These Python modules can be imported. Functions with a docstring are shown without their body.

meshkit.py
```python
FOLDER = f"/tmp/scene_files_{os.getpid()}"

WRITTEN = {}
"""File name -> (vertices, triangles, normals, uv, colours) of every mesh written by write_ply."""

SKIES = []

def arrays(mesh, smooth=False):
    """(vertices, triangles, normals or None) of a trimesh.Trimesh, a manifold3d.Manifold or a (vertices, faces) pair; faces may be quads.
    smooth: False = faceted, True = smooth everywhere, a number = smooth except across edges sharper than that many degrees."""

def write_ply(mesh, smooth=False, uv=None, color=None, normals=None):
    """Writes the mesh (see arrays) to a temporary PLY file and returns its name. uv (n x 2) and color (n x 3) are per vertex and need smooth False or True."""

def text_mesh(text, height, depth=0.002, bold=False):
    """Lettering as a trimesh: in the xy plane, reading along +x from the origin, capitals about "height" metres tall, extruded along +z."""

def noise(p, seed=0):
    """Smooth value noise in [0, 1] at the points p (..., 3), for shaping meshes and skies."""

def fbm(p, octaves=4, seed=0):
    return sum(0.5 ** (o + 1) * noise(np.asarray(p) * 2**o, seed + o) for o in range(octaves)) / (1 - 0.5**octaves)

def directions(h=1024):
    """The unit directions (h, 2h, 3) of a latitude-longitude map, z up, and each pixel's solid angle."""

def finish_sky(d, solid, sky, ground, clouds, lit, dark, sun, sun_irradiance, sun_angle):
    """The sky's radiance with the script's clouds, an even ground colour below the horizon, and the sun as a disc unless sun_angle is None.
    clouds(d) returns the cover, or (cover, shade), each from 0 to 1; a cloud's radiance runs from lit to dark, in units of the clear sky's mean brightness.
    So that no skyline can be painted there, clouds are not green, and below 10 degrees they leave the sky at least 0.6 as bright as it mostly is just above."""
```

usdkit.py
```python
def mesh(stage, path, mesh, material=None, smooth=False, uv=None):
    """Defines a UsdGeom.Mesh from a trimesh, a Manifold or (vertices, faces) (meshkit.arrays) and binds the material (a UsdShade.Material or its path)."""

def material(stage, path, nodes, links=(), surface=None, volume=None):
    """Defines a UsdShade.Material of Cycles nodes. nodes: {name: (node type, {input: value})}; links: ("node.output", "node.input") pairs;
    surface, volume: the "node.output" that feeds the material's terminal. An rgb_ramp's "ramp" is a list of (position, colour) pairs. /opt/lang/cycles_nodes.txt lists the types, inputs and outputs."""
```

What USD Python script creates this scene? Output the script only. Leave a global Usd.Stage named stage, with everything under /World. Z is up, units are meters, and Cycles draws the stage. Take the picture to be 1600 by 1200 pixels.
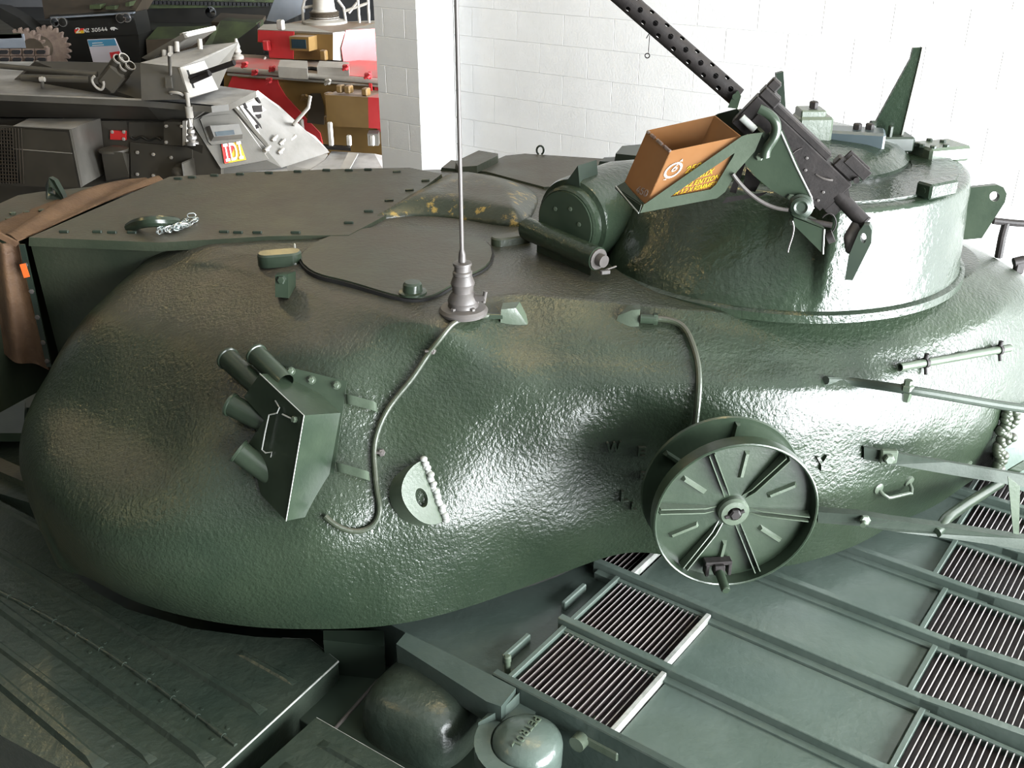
import math, numpy as np, trimesh, usdkit, meshkit
import manifold3d as m3
from pxr import Usd, UsdGeom, UsdLux, Gf, Sdf, UsdShade
from scipy.interpolate import CubicSpline, PchipInterpolator
from shapely.geometry import Polygon

# ---------------------------------------------------------------- stage, camera, lights
stage = Usd.Stage.CreateInMemory()
UsdGeom.SetStageUpAxis(stage, UsdGeom.Tokens.z); UsdGeom.SetStageMetersPerUnit(stage, 1.0)
UsdGeom.Xform.Define(stage, '/World'); stage.SetDefaultPrim(stage.GetPrimAtPath('/World'))
F, PITCH, CAMH = 1600.0, math.radians(26.0), 3.6
cam = UsdGeom.Camera.Define(stage, '/World/camera')
cam.AddTranslateOp().Set(Gf.Vec3d(0, 0, CAMH)); cam.AddRotateXOp().Set(90 - 26.0)
cam.CreateHorizontalApertureAttr(36.0); cam.CreateVerticalApertureAttr(27.0); cam.CreateFocalLengthAttr(36.0)
cam.CreateClippingRangeAttr(Gf.Vec2f(0.05, 200)); cam.CreateExposureAttr(-0.18)
HX = np.array([.8, -.6, 0.]); CX = np.array([.6, .8, 0.]); UP = np.array([0, 0, 1.])   # along the hall towards the doors; across it; up
def HC(s, t, z): return HX * s + CX * t + UP * z            # hall coordinates
def light_frame(o, x, y, z):
    m = np.eye(4); m[0, :3], m[1, :3], m[2, :3], m[3, :3] = x, y, z, o
    return Gf.Matrix4d(*m.ravel().tolist())
def rect_light(name, o, x, y, z, w, h, power, col):
    l = UsdLux.RectLight.Define(stage, '/World/' + name)
    l.AddTransformOp().Set(light_frame(o, x, y, z)); l.CreateWidthAttr(w); l.CreateHeightAttr(h)
    l.CreateIntensityAttr(power); l.CreateColorAttr(Gf.Vec3f(*col)); return l
DOORS = 3.9
# daylight through the two open roller doors at the end of the bays
rect_light("daylight_near_door", HC(DOORS, 2.55, 2.3), CX, UP, HX, 6.1, 4.2, 42.0, (.93, .97, 1.0))
rect_light('daylight_far_door', HC(DOORS, 11.1, 2.4), CX, UP, HX, 8.4, 4.4, 85.0, (.93, .97, 1.0))
dome = UsdLux.DomeLight.Define(stage, '/World/sky'); dome.CreateIntensityAttr(0.35); dome.CreateColorAttr(Gf.Vec3f(.85, .93, 1.0))
LAMPS = [(-6.5, 3.4), (-9.0, 7.5), (-4.5, -1.5), (-8.0, 1.0), (-1.95, 2.75), (-.95, 3.25)]
for i, (s, t) in enumerate(LAMPS):      # warm high-bay lamps
    l = UsdLux.SphereLight.Define(stage, '/World/bay_lamp_glow_%03d' % i)
    l.AddTranslateOp().Set(Gf.Vec3d(*HC(s, t, 5.6).tolist())); l.CreateRadiusAttr(.11)
    l.CreateIntensityAttr(110.0); l.CreateColorAttr(Gf.Vec3f(1, .74, .3))

# ---------------------------------------------------------------- pixels of the photograph to places in the hall
def ray(px, py):
    a, b = (px - 800) / F, (600 - py) / F
    return np.array([a, math.cos(PITCH) + b * math.sin(PITCH), -math.sin(PITCH) + b * math.cos(PITCH)])
EYE = np.array([0, 0, CAMH])
def P(px, py, z): d = ray(px, py); return EYE + d * (z - CAMH) / d[2]
def Y(px, py, y): d = ray(px, py); return EYE + d * y / d[1]
def PL(px, py, p0, n): d = ray(px, py); return EYE + d * np.dot(np.asarray(p0) - EYE, n) / np.dot(d, n)
def pixel(w):
    w = np.asarray(w, float) - EYE; d = w[1] * math.cos(PITCH) - w[2] * math.sin(PITCH)
    return 800 + F * w[0] / d, 600 - F * (w[1] * math.sin(PITCH) + w[2] * math.cos(PITCH)) / d
def norm(v): v = np.asarray(v, float); return v / np.linalg.norm(v)

# ---------------------------------------------------------------- names and objects
used, base_of = {}, {}
def numbered(path):
    k = used.get(path, 0); used[path] = k + 1
    return path if k == 0 else '%s_%03d' % (path, k)
def tag(prim, **kw):
    for k, v in kw.items():
        if v: prim.SetCustomDataByKey(k, v)
def thing(name, label, cat, base=(0, 0, 0), group=None, kind=None):
    path = numbered('/World/' + name); x = UsdGeom.Xform.Define(stage, path)
    base = np.asarray(base, float); x.AddTranslateOp().Set(Gf.Vec3d(*base.tolist()))
    tag(x.GetPrim(), label=label, category=cat, group=group, kind=kind); base_of[path] = base
    return path
pending = {}
def tpart(name, label, *_, **__):
    """a part of the tank: the first mesh made under it becomes the part itself, the later ones its sub-parts"""
    path = numbered(TANK + '/' + name); pending[path] = label; base_of[path] = base_of[TANK]
    return path
def arr(mesh):
    if isinstance(mesh, list): mesh = trimesh.util.concatenate([tm(x) for x in mesh])
    return mesh
def tm(mesh):
    if hasattr(mesh, 'to_mesh'):
        q = mesh.to_mesh(); return trimesh.Trimesh(np.array(q.vert_properties[:, :3]), np.array(q.tri_verts), process=False)
    return mesh
def obj(name, mesh, m, parent=None, label=None, cat=None, group=None, kind=None, smooth=32):
    mesh = tm(arr(mesh)); base = base_of.get(parent, np.zeros(3))
    if parent in pending: path = parent; label = pending.pop(parent)
    else:
        if parent and parent.count('/') >= 4: parent = parent.rsplit('/', 1)[0]
        path = numbered((parent or '/World') + '/' + name)
    mm = trimesh.Trimesh(np.asarray(mesh.vertices) - base, mesh.faces, process=False)
    p = usdkit.mesh(stage, path, mm, M[m], smooth=smooth).GetPrim()
    tag(p, label=label, category=cat, group=group, kind=kind); base_of[path] = base
    return path

# ---------------------------------------------------------------- shapes
def hull(pts): return trimesh.convex.convex_hull(np.asarray(pts, float))
def box(c, size, ax=None, ch=0.0):
    ax = np.eye(3) if ax is None else np.array([norm(a) for a in ax]); s = np.asarray(size, float) / 2
    pts = []
    ch = min(ch, s.min() * .9)
    for sx in (-1, 1):
        for sy in (-1, 1):
            for sz in (-1, 1):
                q = np.array([sx, sy, sz]) * s
                if ch <= 0: pts.append(q)
                else:
                    for k in range(3):
                        r = q - np.array([sx, sy, sz]) * ch; r[k] = q[k]; pts.append(r)
    return hull(np.asarray(c) + np.array(pts) @ ax)
def basis(d):
    d = norm(d); u = np.cross(d, [0, 0, 1.]) if abs(d[2]) < .95 else np.cross(d, [1., 0, 0]); u = norm(u)
    return u, np.cross(d, u), d
def rings(cs, rs, frames, n, cap=True):
    v, f = [], []; k = len(cs); th = np.arange(n) * 2 * np.pi / n
    for c, r, (u, w) in zip(cs, rs, frames): v.append(c + r * (np.cos(th)[:, None] * u + np.sin(th)[:, None] * w))
    for i in range(k - 1):
        for j in range(n):
            a, b = i * n + j, i * n + (j + 1) % n
            f += [[a, b, b + n], [a, b + n, a + n]]
    v = np.vstack(v)
    if cap:
        v = np.vstack([v, cs[0], cs[-1]]); m = len(v)
        f += [[(j + 1) % n, j, m - 2] for j in range(n)] + [[(k - 1) * n + j, (k - 1) * n + (j + 1) % n, m - 1] for j in range(n)]
    return trimesh.Trimesh(v, f, process=False)
def lathe(prof, o, d=(0, 0, 1), n=28, cap=True):
    """prof: (radius, height along d)"""
    u, w, d = basis(d); o = np.asarray(o, float)
    return rings([o + d * h for r, h in prof], [max(r, 1e-4) for r, h in prof], [(u, w)] * len(prof), n, cap)
def cyl(a, b, r1, r2=None, n=18):
    a, b = np.asarray(a, float), np.asarray(b, float); L = np.linalg.norm(b - a)
    return lathe([(r1, 0), (r1 if r2 is None else r2, L)], a, b - a, n)
def pipe(a, b, ro, ri, n=24):
    a, b = np.asarray(a, float), np.asarray(b, float); L = np.linalg.norm(b - a)
    return lathe([(ri, 0), (ro, 0), (ro, L), (ri, L), (ri, 0)], a, b - a, n, False)
def bolt(p, nrm, r=.008, h=.006): return lathe([(r, -.004), (r, h * .8), (r * .75, h)], p, nrm, 6)
def spline(pts, n):
    pts = np.asarray(pts, float); t = np.r_[0, np.cumsum(np.linalg.norm(np.diff(pts, axis=0), axis=1))]
    return CubicSpline(t, pts)(np.linspace(0, t[-1], n))
def tube(pts, r, n=8, samples=None, flat=None):
    pts = np.asarray(pts, float)
    if samples: pts = spline(pts, samples)
    t = np.gradient(pts, axis=0); u, w, _ = basis(t[0]); fr = []
    for k in range(len(pts)):
        d = norm(t[k]); u = norm(u - d * np.dot(u, d)); w = np.cross(d, u); fr.append((u, w))
    return rings(pts, [r] * len(pts) if np.ndim(r) == 0 else r, fr, n)
def newell(p):
    q = np.roll(p, -1, 0); return norm(np.cross(p, q).sum(0))
def prism(pts, vec, holes=()):
    """a closed polygon of points in space pushed along vec"""
    pts = np.asarray(pts, float); vec = np.asarray(vec, float); nn = newell(pts - pts.mean(0)); o = pts.mean(0)
    u = norm(pts[1] - pts[0] - nn * np.dot(pts[1] - pts[0], nn)); w = np.cross(nn, u)
    loops = [pts] + [np.asarray(h, float) for h in holes]
    flat = [np.stack([(l - o) @ u, (l - o) @ w], 1) for l in loops]
    allp = np.vstack(loops); poly = Polygon(flat[0], flat[1:])
    v2, f = trimesh.creation.triangulate_polygon(poly, engine='earcut')
    # match the flat vertices back to the given ones
    f2 = np.vstack(flat); idx = np.array([np.argmin(((f2 - p) ** 2).sum(1)) for p in v2]); f = idx[f]
    n = len(allp); a, b, c = f2[f[:, 0]], f2[f[:, 1]], f2[f[:, 2]]
    area = (b[:, 0]-a[:, 0])*(c[:, 1]-a[:, 1])-(b[:, 1]-a[:, 1])*(c[:, 0]-a[:, 0]); f[area < 0] = f[area < 0][:, ::-1]
    faces = [f[:, ::-1], f + n]; k = 0
    for l, fl in zip(loops, flat):
        ccw = Polygon(fl).exterior.is_ccw; m = len(l); r = np.arange(m)
        e = np.stack([r, (r + 1) % m], 1) + k
        if ccw != (k == 0): e = e[:, ::-1]
        faces += [np.stack([e[:, 0], e[:, 1], e[:, 1] + n], 1), np.stack([e[:, 0], e[:, 1] + n, e[:, 0] + n], 1)]; k += m
    m_ = trimesh.Trimesh(np.vstack([allp, allp + vec]), np.vstack(faces), process=False)
    if np.dot(vec, nn) < 0: m_.invert()
    return m_
def man(mesh):
    mesh = tm(mesh); mesh = trimesh.Trimesh(mesh.vertices, mesh.faces, process=True)
    return m3.Manifold(m3.Mesh(vert_properties=np.asarray(mesh.vertices, np.float32), tri_verts=np.asarray(mesh.faces, np.uint32)))
def text3(s, height, o, u, w, depth=.002, width=None, bold=True):
    """lettering at o reading along u, up along w, standing out by depth"""
    t = meshkit.text_mesh(s, height, depth, bold); v = np.array(t.vertices); u, w = norm(u), norm(w)
    k = 1.0 if width is None else width / np.ptp(v[:, 0]); v[:, 0] -= v[:, 0].min()
    return trimesh.Trimesh(np.asarray(o) + v[:, :1] * k * u + v[:, 1:2] * w + v[:, 2:] * np.cross(u, w), t.faces, process=False)
def on_mesh(mesh, o, d):
    tri = mesh.triangles; e1, e2 = tri[:, 1] - tri[:, 0], tri[:, 2] - tri[:, 0]; h = np.cross(d, e2); a = (e1 * h).sum(1)
    ok = np.abs(a) > 1e-12; f = np.where(ok, 1 / np.where(ok, a, 1), 0); s = o - tri[:, 0]; u = f * (s * h).sum(1); q = np.cross(s, e1)
    v = f * (q @ d); t = f * (e2 * q).sum(1); ok &= (u >= -1e-6) & (v >= -1e-6) & (u + v <= 1 + 1e-6) & (t > 1e-4)
    if not ok.any(): return None, None
    k = np.flatnonzero(ok)[np.argmin(t[ok])]; n = norm(np.cross(e1[k], e2[k]))
    return o + d * t[k], -n if np.dot(n, d) > 0 else n

# ---------------------------------------------------------------- materials
M = {}
def mat(name, c1, c2=None, scale=5., rough=.45, bump=0., bscale=80., metal=0., dust_or_highlight=None, dlev=(.55, .97), wear_or_glint=None, wscale=9., wth=.66, spec=.5, coat=0., dx=None):
    c2 = c2 or c1
    N = {'geo': ('geometry', {}), 'n1': ('noise_texture', {'scale': scale, 'detail': 5.0, 'roughness': .6}),
         'r1': ('rgb_ramp', {'ramp': [(.35, c1), (.65, c2)]}),
         'p': ('principled_bsdf', {'roughness': rough, 'metallic': metal, 'specular_ior_level': spec, 'coat_weight': coat})}
    L = [('geo.position', 'n1.vector'), ('n1.fac', 'r1.fac')]; col = 'r1.color'
    if wear_or_glint:
        N['n2'] = ('noise_texture', {'scale': wscale, 'detail': 8.0, 'roughness': .7}); N['r2'] = ('rgb_ramp', {'ramp': [(wth, (0, 0, 0)), (wth + .07, (1, 1, 1))]})
        N['mw'] = ('mix', {'color2': wear_or_glint}); L += [('geo.position', 'n2.vector'), ('n2.fac', 'r2.fac'), ('r2.color', 'mw.fac'), (col, 'mw.color1')]; col = 'mw.color'
    if dust_or_highlight:
        N['sx'] = ('separate_xyz', {}); N['rd'] = ('map_range', {'from_min': dlev[0], 'from_max': dlev[1], 'to_min': 0.0, 'to_max': 1.0, 'clamp': True})
        N['n3'] = ('noise_texture', {'scale': 3.2, 'detail': 6.0, 'roughness': .65}); N['r3'] = ('map_range', {'from_min': .3, 'from_max': .62, 'to_min': .25, 'to_max': .95, 'clamp': True})
        N['md'] = ('math', {'math_type': 'multiply'}); N['mx'] = ('mix', {'color2': dust_or_highlight}); N['mr'] = ('map_range', {'to_min': rough, 'to_max': min(rough + .22, .8), 'clamp': True})
        L += [('geo.normal', 'sx.vector'), ('sx.z', 'rd.value'), ('geo.position', 'n3.vector'), ('n3.fac', 'r3.value'), ('rd.result', 'md.value1'), ('r3.result', 'md.value2'),
              ('md.value', 'mx.fac'), (col, 'mx.color1'), ('md.value', 'mr.value'), ('mr.result', 'p.roughness')]; col = 'mx.color'
        if dx:                                             # the dust thins out towards the cupola, leaving the roof glossy
            N['sp'] = ('separate_xyz', {}); N['rx'] = ('map_range', {'from_min': dx[0], 'from_max': dx[1], 'to_min': 1.0, 'to_max': dx[2], 'clamp': True}); N['md2'] = ('math', {'math_type': 'multiply'})
            L = [(a, b) for a, b in L if a != 'md.value'] + [('geo.position', 'sp.vector'), ('sp.x', 'rx.value'), ('md.value', 'md2.value1'), ('rx.result', 'md2.value2'), ('md2.value', 'mx.fac'), ('md2.value', 'mr.value')]
    if bump:
        N['n4'] = ('noise_texture', {'scale': bscale, 'detail': 3.0, 'roughness': .55}); N['b'] = ('bump', {'strength': 1.0, 'distance': bump})
        L += [('geo.position', 'n4.vector'), ('n4.fac', 'b.height'), ('b.normal', 'p.normal')]
    L.append((col, 'p.base_color'))
    M[name] = usdkit.material(stage, '/World/Looks/' + name, N, L, 'p.BSDF')
def emit(name, col, strength):
    M[name] = usdkit.material(stage, '/World/Looks/' + name, {'e': ('emission', {'color': col, 'strength': strength})}, [], 'e.emission')
DUST = (.055, .048, .038)
mat('cast_armour', (.0125, .0205, .0125), (.021, .031, .0185), 2.3, .22, .0032, 85., dust_or_highlight=DUST, dlev=(.8, .985), wear_or_glint=(.2, .15, .03), wscale=17., wth=.74, dx=(-.1, .7, .12))  # the yellow flecks paint lamp glints into the armour colour
mat('cupola_paint', (.0135, .0225, .014), (.022, .033, .0205), 3., .19, .0028, 55.)
mat('green_paint', (.017, .027, .017), (.027, .039, .025), 7., .26, .0003, 90.)
mat('dusty_green', (.024, .033, .02), (.036, .043, .027), 6., .34, .0012, 60., dust_or_highlight=DUST)
mat('light_green', (.05, .067, .046), (.068, .086, .062), 8., .3, .0006, 90.)
mat('deck_paint', (.058, .08, .067), (.08, .104, .09), 4., .27, .0012, 45., wear_or_glint=(.12, .14, .13), wscale=11., wth=.68)
mat('bin_paint', (.019, .028, .021), (.030, .039, .029), 5., .3, .003, 30., wear_or_glint=(.07, .075, .07), wscale=21., wth=.67)
mat('dark_green', (.012, .02, .014), (.02, .03, .02), 5., .4)
mat('black_gap', (.006, .006, .006), (.01, .01, .009), 5., .8)
mat('dark_steel', (.013, .0115, .011), (.022, .019, .018), 20., .5, .0006, 120., spec=.22)
mat('frame_paint', (.024, .033, .025), (.036, .046, .036), 9., .5, .0006, 90., spec=.25)
mat('hull_paint', (.03, .044, .037), (.043, .058, .05), 4., .32, .0012, 45., wear_or_glint=(.1, .11, .1), wscale=11., wth=.7)
mat('bare_metal', (.35, .34, .33), (.5, .48, .46), 30., .4, metal=.8)
mat('worn_edge', (.2, .21, .19), (.32, .33, .31), 30., .4)
mat('grey_antenna', (.06, .054, .05), (.08, .072, .067), 20., .42)
mat('louvre_slat', (.035, .026, .027), (.05, .038, .038), 15., .4, dust_or_highlight=(.45, .44, .43), dlev=(.5, .8))  # pale top faces paint a highlight along each slat
mat('crown_paint', (.024, .033, .02), (.036, .043, .027), 6., .34, .002, 60., dust_or_highlight=DUST, dlev=(.93, 1.), wear_or_glint=(.3, .21, .05), wscale=15., wth=.56)
mat('louvre_dark', (.02, .016, .017), (.035, .026, .027), 15., .6)
mat('canvas', (.075, .038, .018), (.12, .066, .032), 9., .7, .003, 60.)
mat('tan_cloth', (.25, .17, .1), (.3, .21, .12), 9., .8)
mat('tan_can', (.235, .105, .036), (.27, .128, .05), 8., .38)
mat('can_rust', (.11, .05, .035), (.3, .25, .22), 60., .6)
mat('yellow_print', (.6, .36, .02), None, 5., .5); mat('white_print', (.6, .58, .55), None, 5., .5)
mat('red_print', (.62, .03, .03), None, 5., .5); mat('orange_tag', (.75, .12, .02), None, 5., .5)
mat('chain_metal', (.5, .6, .6), (.75, .75, .74), 30., .25, metal=.9)
mat('white_wall', (.56, .56, .555), (.60, .60, .595), 3., .55, .0015, 70.)
mat('mortar', (.56, .56, .55), None, 3., .7)
mat('concrete', (.12, .12, .115), (.17, .165, .155), 2., .6)
mat('apron', (.4, .4, .39), (.45, .45, .43), 2., .7)
mat('hall_dark', (.05, .052, .055), (.07, .07, .072), 1., .8)
mat('roof_sheet', (.35, .35, .34), (.4, .4, .39), 1., .7)
mat('grey_vehicle', (.095, .09, .078), (.12, .113, .10), 4., .42, .0008, 50., dust_or_highlight=(.42, .41, .40), dlev=(.55, .95))
mat('grey_dark', (.05, .045, .036), (.065, .058, .046), 4., .45)
mat('red_camo', (.50, .03, .035), (.56, .045, .05), 4., .4, dust_or_highlight=(.40, .22, .2), dlev=(.6, .95))
mat('brown_camo', (.155, .092, .028), (.185, .112, .036), 4., .45, dust_or_highlight=(.32, .26, .23), dlev=(.6, .95))
mat('dusty_and_lit_pale', (.30, .28, .25), (.36, .34, .31), 5., .6)  # pale dusty tone; also paints door light onto plates facing right
mat('black_vehicle', (.010, .010, .009), (.016, .015, .013), 4., .5)
mat('camo_far', (.02, .024, .014), (.055, .075, .03), 3.5, .6)
mat('brown_far', (.035, .027, .018), (.06, .045, .03), 3., .6)
mat('track_rust', (.12, .085, .07), (.2, .15, .12), 12., .6)
mat('rubber', (.012, .012, .014), None, 5., .7)
mat('sign_blue', (.06, .22, .36), None, 5., .4); mat('sign_paper', (.5, .47, .52), None, 5., .4)
mat('lens', (.6, .62, .65), None, 5., .1, metal=1.); mat('glass_dark', (.012, .025, .035), (.02, .04, .05), 8., .2)
mat('periscope_paint', (.035, .05, .055), (.05, .065, .07), 6., .35)
mat('pale_blue_grey', (.16, .18, .21), (.2, .22, .25), 4., .45)
emit('lamp_glow', (1, .74, .3), 12.)
# ---------------------------------------------------------------- the hall
def hbox(s0, s1, t0, t1, z0, z1, ch=0.0): return box(HC((s0 + s1) / 2, (t0 + t1) / 2, (z0 + z1) / 2), (s1 - s0, t1 - t0, z1 - z0), (HX, CX, UP), ch)
TW = 6.05
S = 'structure'
obj('floor', hbox(-24, DOORS, -5, 16, -.1, 0), 'concrete', kind=S, label='grey concrete floor of the museum hall')
obj('ceiling', hbox(-24, DOORS, -5, 16, 6.4, 6.5), 'roof_sheet', kind=S, label='pale metal sheet ceiling of the hall')
obj('ground_outside', hbox(DOORS + .4, 30, -15, 26, -.12, -.02), 'apron', kind=S, label='pale concrete apron outside the open doors')
wb = thing('wall_back', 'white painted concrete block wall behind the tank turret', None, HC(-5.08, TW, 0), kind=S)
obj('wall_core', hbox(-5.06, DOORS, TW + .003, TW + .2, 0, 6.4), 'mortar', wb)
G = .0012
def block(par, s0, s1, t0, t1, z0, z1, seed):
    obj('block', hbox(s0 + G, s1 - G, t0, t1, z0 + G, z1 - G, .003), 'white_wall', par, smooth=False)
for k in range(5, 19):
    z0 = .01 + .2 * k; odd = (k % 2 == 1)              # courses centred on 2.31, 2.71 start a joint at -4.5
    s = -5.075; j = -4.5 if odd else -4.7
    while j - .4 > -5.075: j -= .4
    while s < -.2:
        block(wb, s, min(j, -.1), TW, TW + .003, z0, z0 + .2, k); s = j; j += .4
obj('wall_face', hbox(-5.075, DOORS, TW, TW + .003, 0, 1.01), 'white_wall', wb); obj('wall_face', hbox(-5.075, DOORS, TW, TW + .003, 3.81, 6.4), 'white_wall', wb)
obj('wall_face', hbox(-.1, DOORS, TW, TW + .003, 1.01, 3.81), 'white_wall', wb)
pl = thing('pillar', 'white painted block pillar ending the back wall', None, HC(-5.28, TW - .2, 0), kind=S)
obj('pillar_core', hbox(-5.486, -5.077, TW - .394, TW + .19, 0, 6.4), 'mortar', pl)
for k in range(0, 20):
    z0 = .01 + .2 * k
    if k % 2 == 1:
        js = [-5.488, -5.40, -5.19, -5.075] if k % 4 else [-5.488, -5.40, -5.19, -5.075]
        for a, b in zip(js[:-1], js[1:]): block(pl, a, b, TW - .397, TW, z0, z0 + .2, k)
    else: block(pl, -5.488, -5.075, TW - .397, TW, z0, z0 + .2, k)
wr = thing('wall_right', 'white door wall with two wide open roller doors', None, HC(DOORS, 2, 0), kind=S)
for t0, t1, z0, z1 in [(-5, -.5, 0, 6.4), (5.6, 6.8, 0, 6.4), (15.4, 16, 0, 6.4), (-.5, 5.6, 4.4, 6.4), (6.8, 15.4, 4.6, 6.4)]:
    obj('wall_panel', hbox(DOORS + .05, DOORS + .25, t0, t1, z0, z1), 'white_wall', wr)
obj('wall_front', hbox(-24, DOORS, -5.2, -5, 0, 6.5), 'hall_dark', kind=S, label='dark wall behind the viewing gallery')
obj('wall_far', hbox(-24, DOORS, 16, 16.2, 0, 6.5), 'hall_dark', kind=S, label='dark far side wall of the hall')
obj('wall_left', hbox(-24.2, -24, -5, 16, 0, 6.5), 'hall_dark', kind=S, label='dark end wall of the hall')
lab_ = ['nearest to the grey vehicle', 'over the far vehicles', 'over the gallery end', 'over the tank bow', 'right above the turret hatch', 'right above the cupola']
for s, t in LAMPS:
    o = HC(s, t, 5.6); la = thing('bay_lamp', 'warm high bay lamp hanging from the hall ceiling ' + lab_.pop(0), 'lamp', o)
    obj('lamp_shade', lathe([(.05, .45), (.07, .30), (.26, .02), (.24, .02), (.05, .28)], o, n=24, cap=False), 'roof_sheet', la)
    obj('hanging_rod', cyl(o + UP * .4, o + UP * .8, .012), 'dark_steel', la)
# ---------------------------------------------------------------- the turret: a cast body lofted through contours
near = [  # base, bulge, mid, shoulder, edge as (px, py, z)
 [(85,860,1.66),(32,700,1.97),(75,590,2.15),(150,490,2.34),(268,405,2.45)],
 [(130,900,1.66),(75,790,1.95),(150,640,2.15),(225,510,2.35),(292,412,2.455)],
 [(200,935,1.66),(150,850,1.93),(235,680,2.15),(290,520,2.36),(318,416,2.46)],
 [(300,965,1.66),(270,880,1.92),(330,700,2.17),(370,530,2.38),(380,425,2.465)],
 [(400,980,1.66),(390,880,1.92),(430,700,2.18),(450,540,2.40),(450,450,2.47)],
 [(500,983,1.66),(500,870,1.93),(520,690,2.2),(530,550,2.4),(530,470,2.475)],
 [(600,978,1.66),(600,850,1.94),(600,680,2.2),(600,550,2.4),(600,487,2.475)],
 [(700,958,1.66),(700,840,1.93),(690,680,2.2),(690,570,2.37),(690,510,2.465)],
 [(800,925,1.66),(800,830,-2.50),(790,690,-2.55),(790,598,-2.62),(790,527,-2.74)],
 [(900,888,1.66),(890,820,-2.56),(880,690,-2.57),(880,608,-2.62),(880,543,-2.72)],
 [(985,864,1.70),(970,795,-2.63),(970,690,-2.60),(970,610,-2.62),(970,548,-2.71)],
 [(1080,876,1.69),(1075,800,-2.61),(1075,690,-2.59),(1070,612,-2.615),(1070,552,-2.70)],
 [(1200,888,1.68),(1200,800,-2.57),(1190,690,-2.58),(1190,613,-2.61),(1190,558,-2.70)],
 [(1330,855,1.68),(1320,780,-2.63),(1310,680,-2.625),(1310,613,-2.65),(1310,560,-2.74)],
 [(1400,818,1.68),(1420,740,-2.76),(1420,660,-2.74),(1410,600,-2.75),(1400,553,-2.80)],
 [(1470,785,1.68),(1510,700,-2.90),(1510,630,-2.885),(1490,573,-2.88),(1480,533,-2.90)],
 [(1535,742,1.68),(1580,650,-3.07),(1585,582,-3.045),(1565,530,-3.03),(1552,498,-3.03)]]   # a negative third number is a distance instead of a height
cont = [[P(*q) if q[2] > 0 else Y(q[0], q[1], -q[2]) for q in st] for st in near]
cx0 = np.array([.1, 3.5])
def far(x, y, zb=1.69, o=(.2, .24, .18, .07), ze=2.38):
    d = norm(np.array([x, y]) - cx0); zs = (zb, 1.95, 2.15, 2.34, ze)
    return [np.array([x + d[0] * k, y + d[1] * k, z]) for k, z in zip((*o, 0), zs)]
cont += [far(*P(1597, 450, 2.37)[:2], o=(.1, .14, .11, .05)), far(*P(1537, 386, 2.40)[:2], o=(.12, .16, .12, .05)), far(1.45, 4.15), far(.85, 4.5), far(.25, 4.56, ze=2.46), far(-.3, 4.45, ze=2.48), far(-.85, 4.33, ze=2.48), far(-1.15, 4.1, 1.66, ze=2.46), far(-1.22, 3.75, 1.66, ze=2.45), far(-1.25, 3.45, 1.66, o=(.28, .34, .24, .1), ze=2.44)]
cont = np.array(cont)                                         # stations x 5 x 3
ins = []
for q in cont[:, 4]:
    d = np.array([*(cx0 - q[:2]), 0]); p = q + norm(d) * min(.16, np.linalg.norm(d) * .5)
    p[2] = np.interp(p[0], [-1.5, .1, .8, 2], [2.488, 2.492, 2.452, 2.445]); ins.append(p)
cont = np.concatenate([cont, np.array(ins)[:, None]], 1)
nS = len(cont); cl = np.concatenate([cont, cont[:1]], 0)
tt = np.r_[0, np.cumsum(np.linalg.norm(np.diff(cl[:, 2], axis=0), axis=1) + .03)]
NU, NV = 420, 64
fu = CubicSpline(tt, cl, axis=0, bc_type='periodic')(np.linspace(0, tt[-1], NU, endpoint=False))     # NU x 6 x 3
tv = np.array([0, .17, .42, .68, .86, 1.0])
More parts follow.
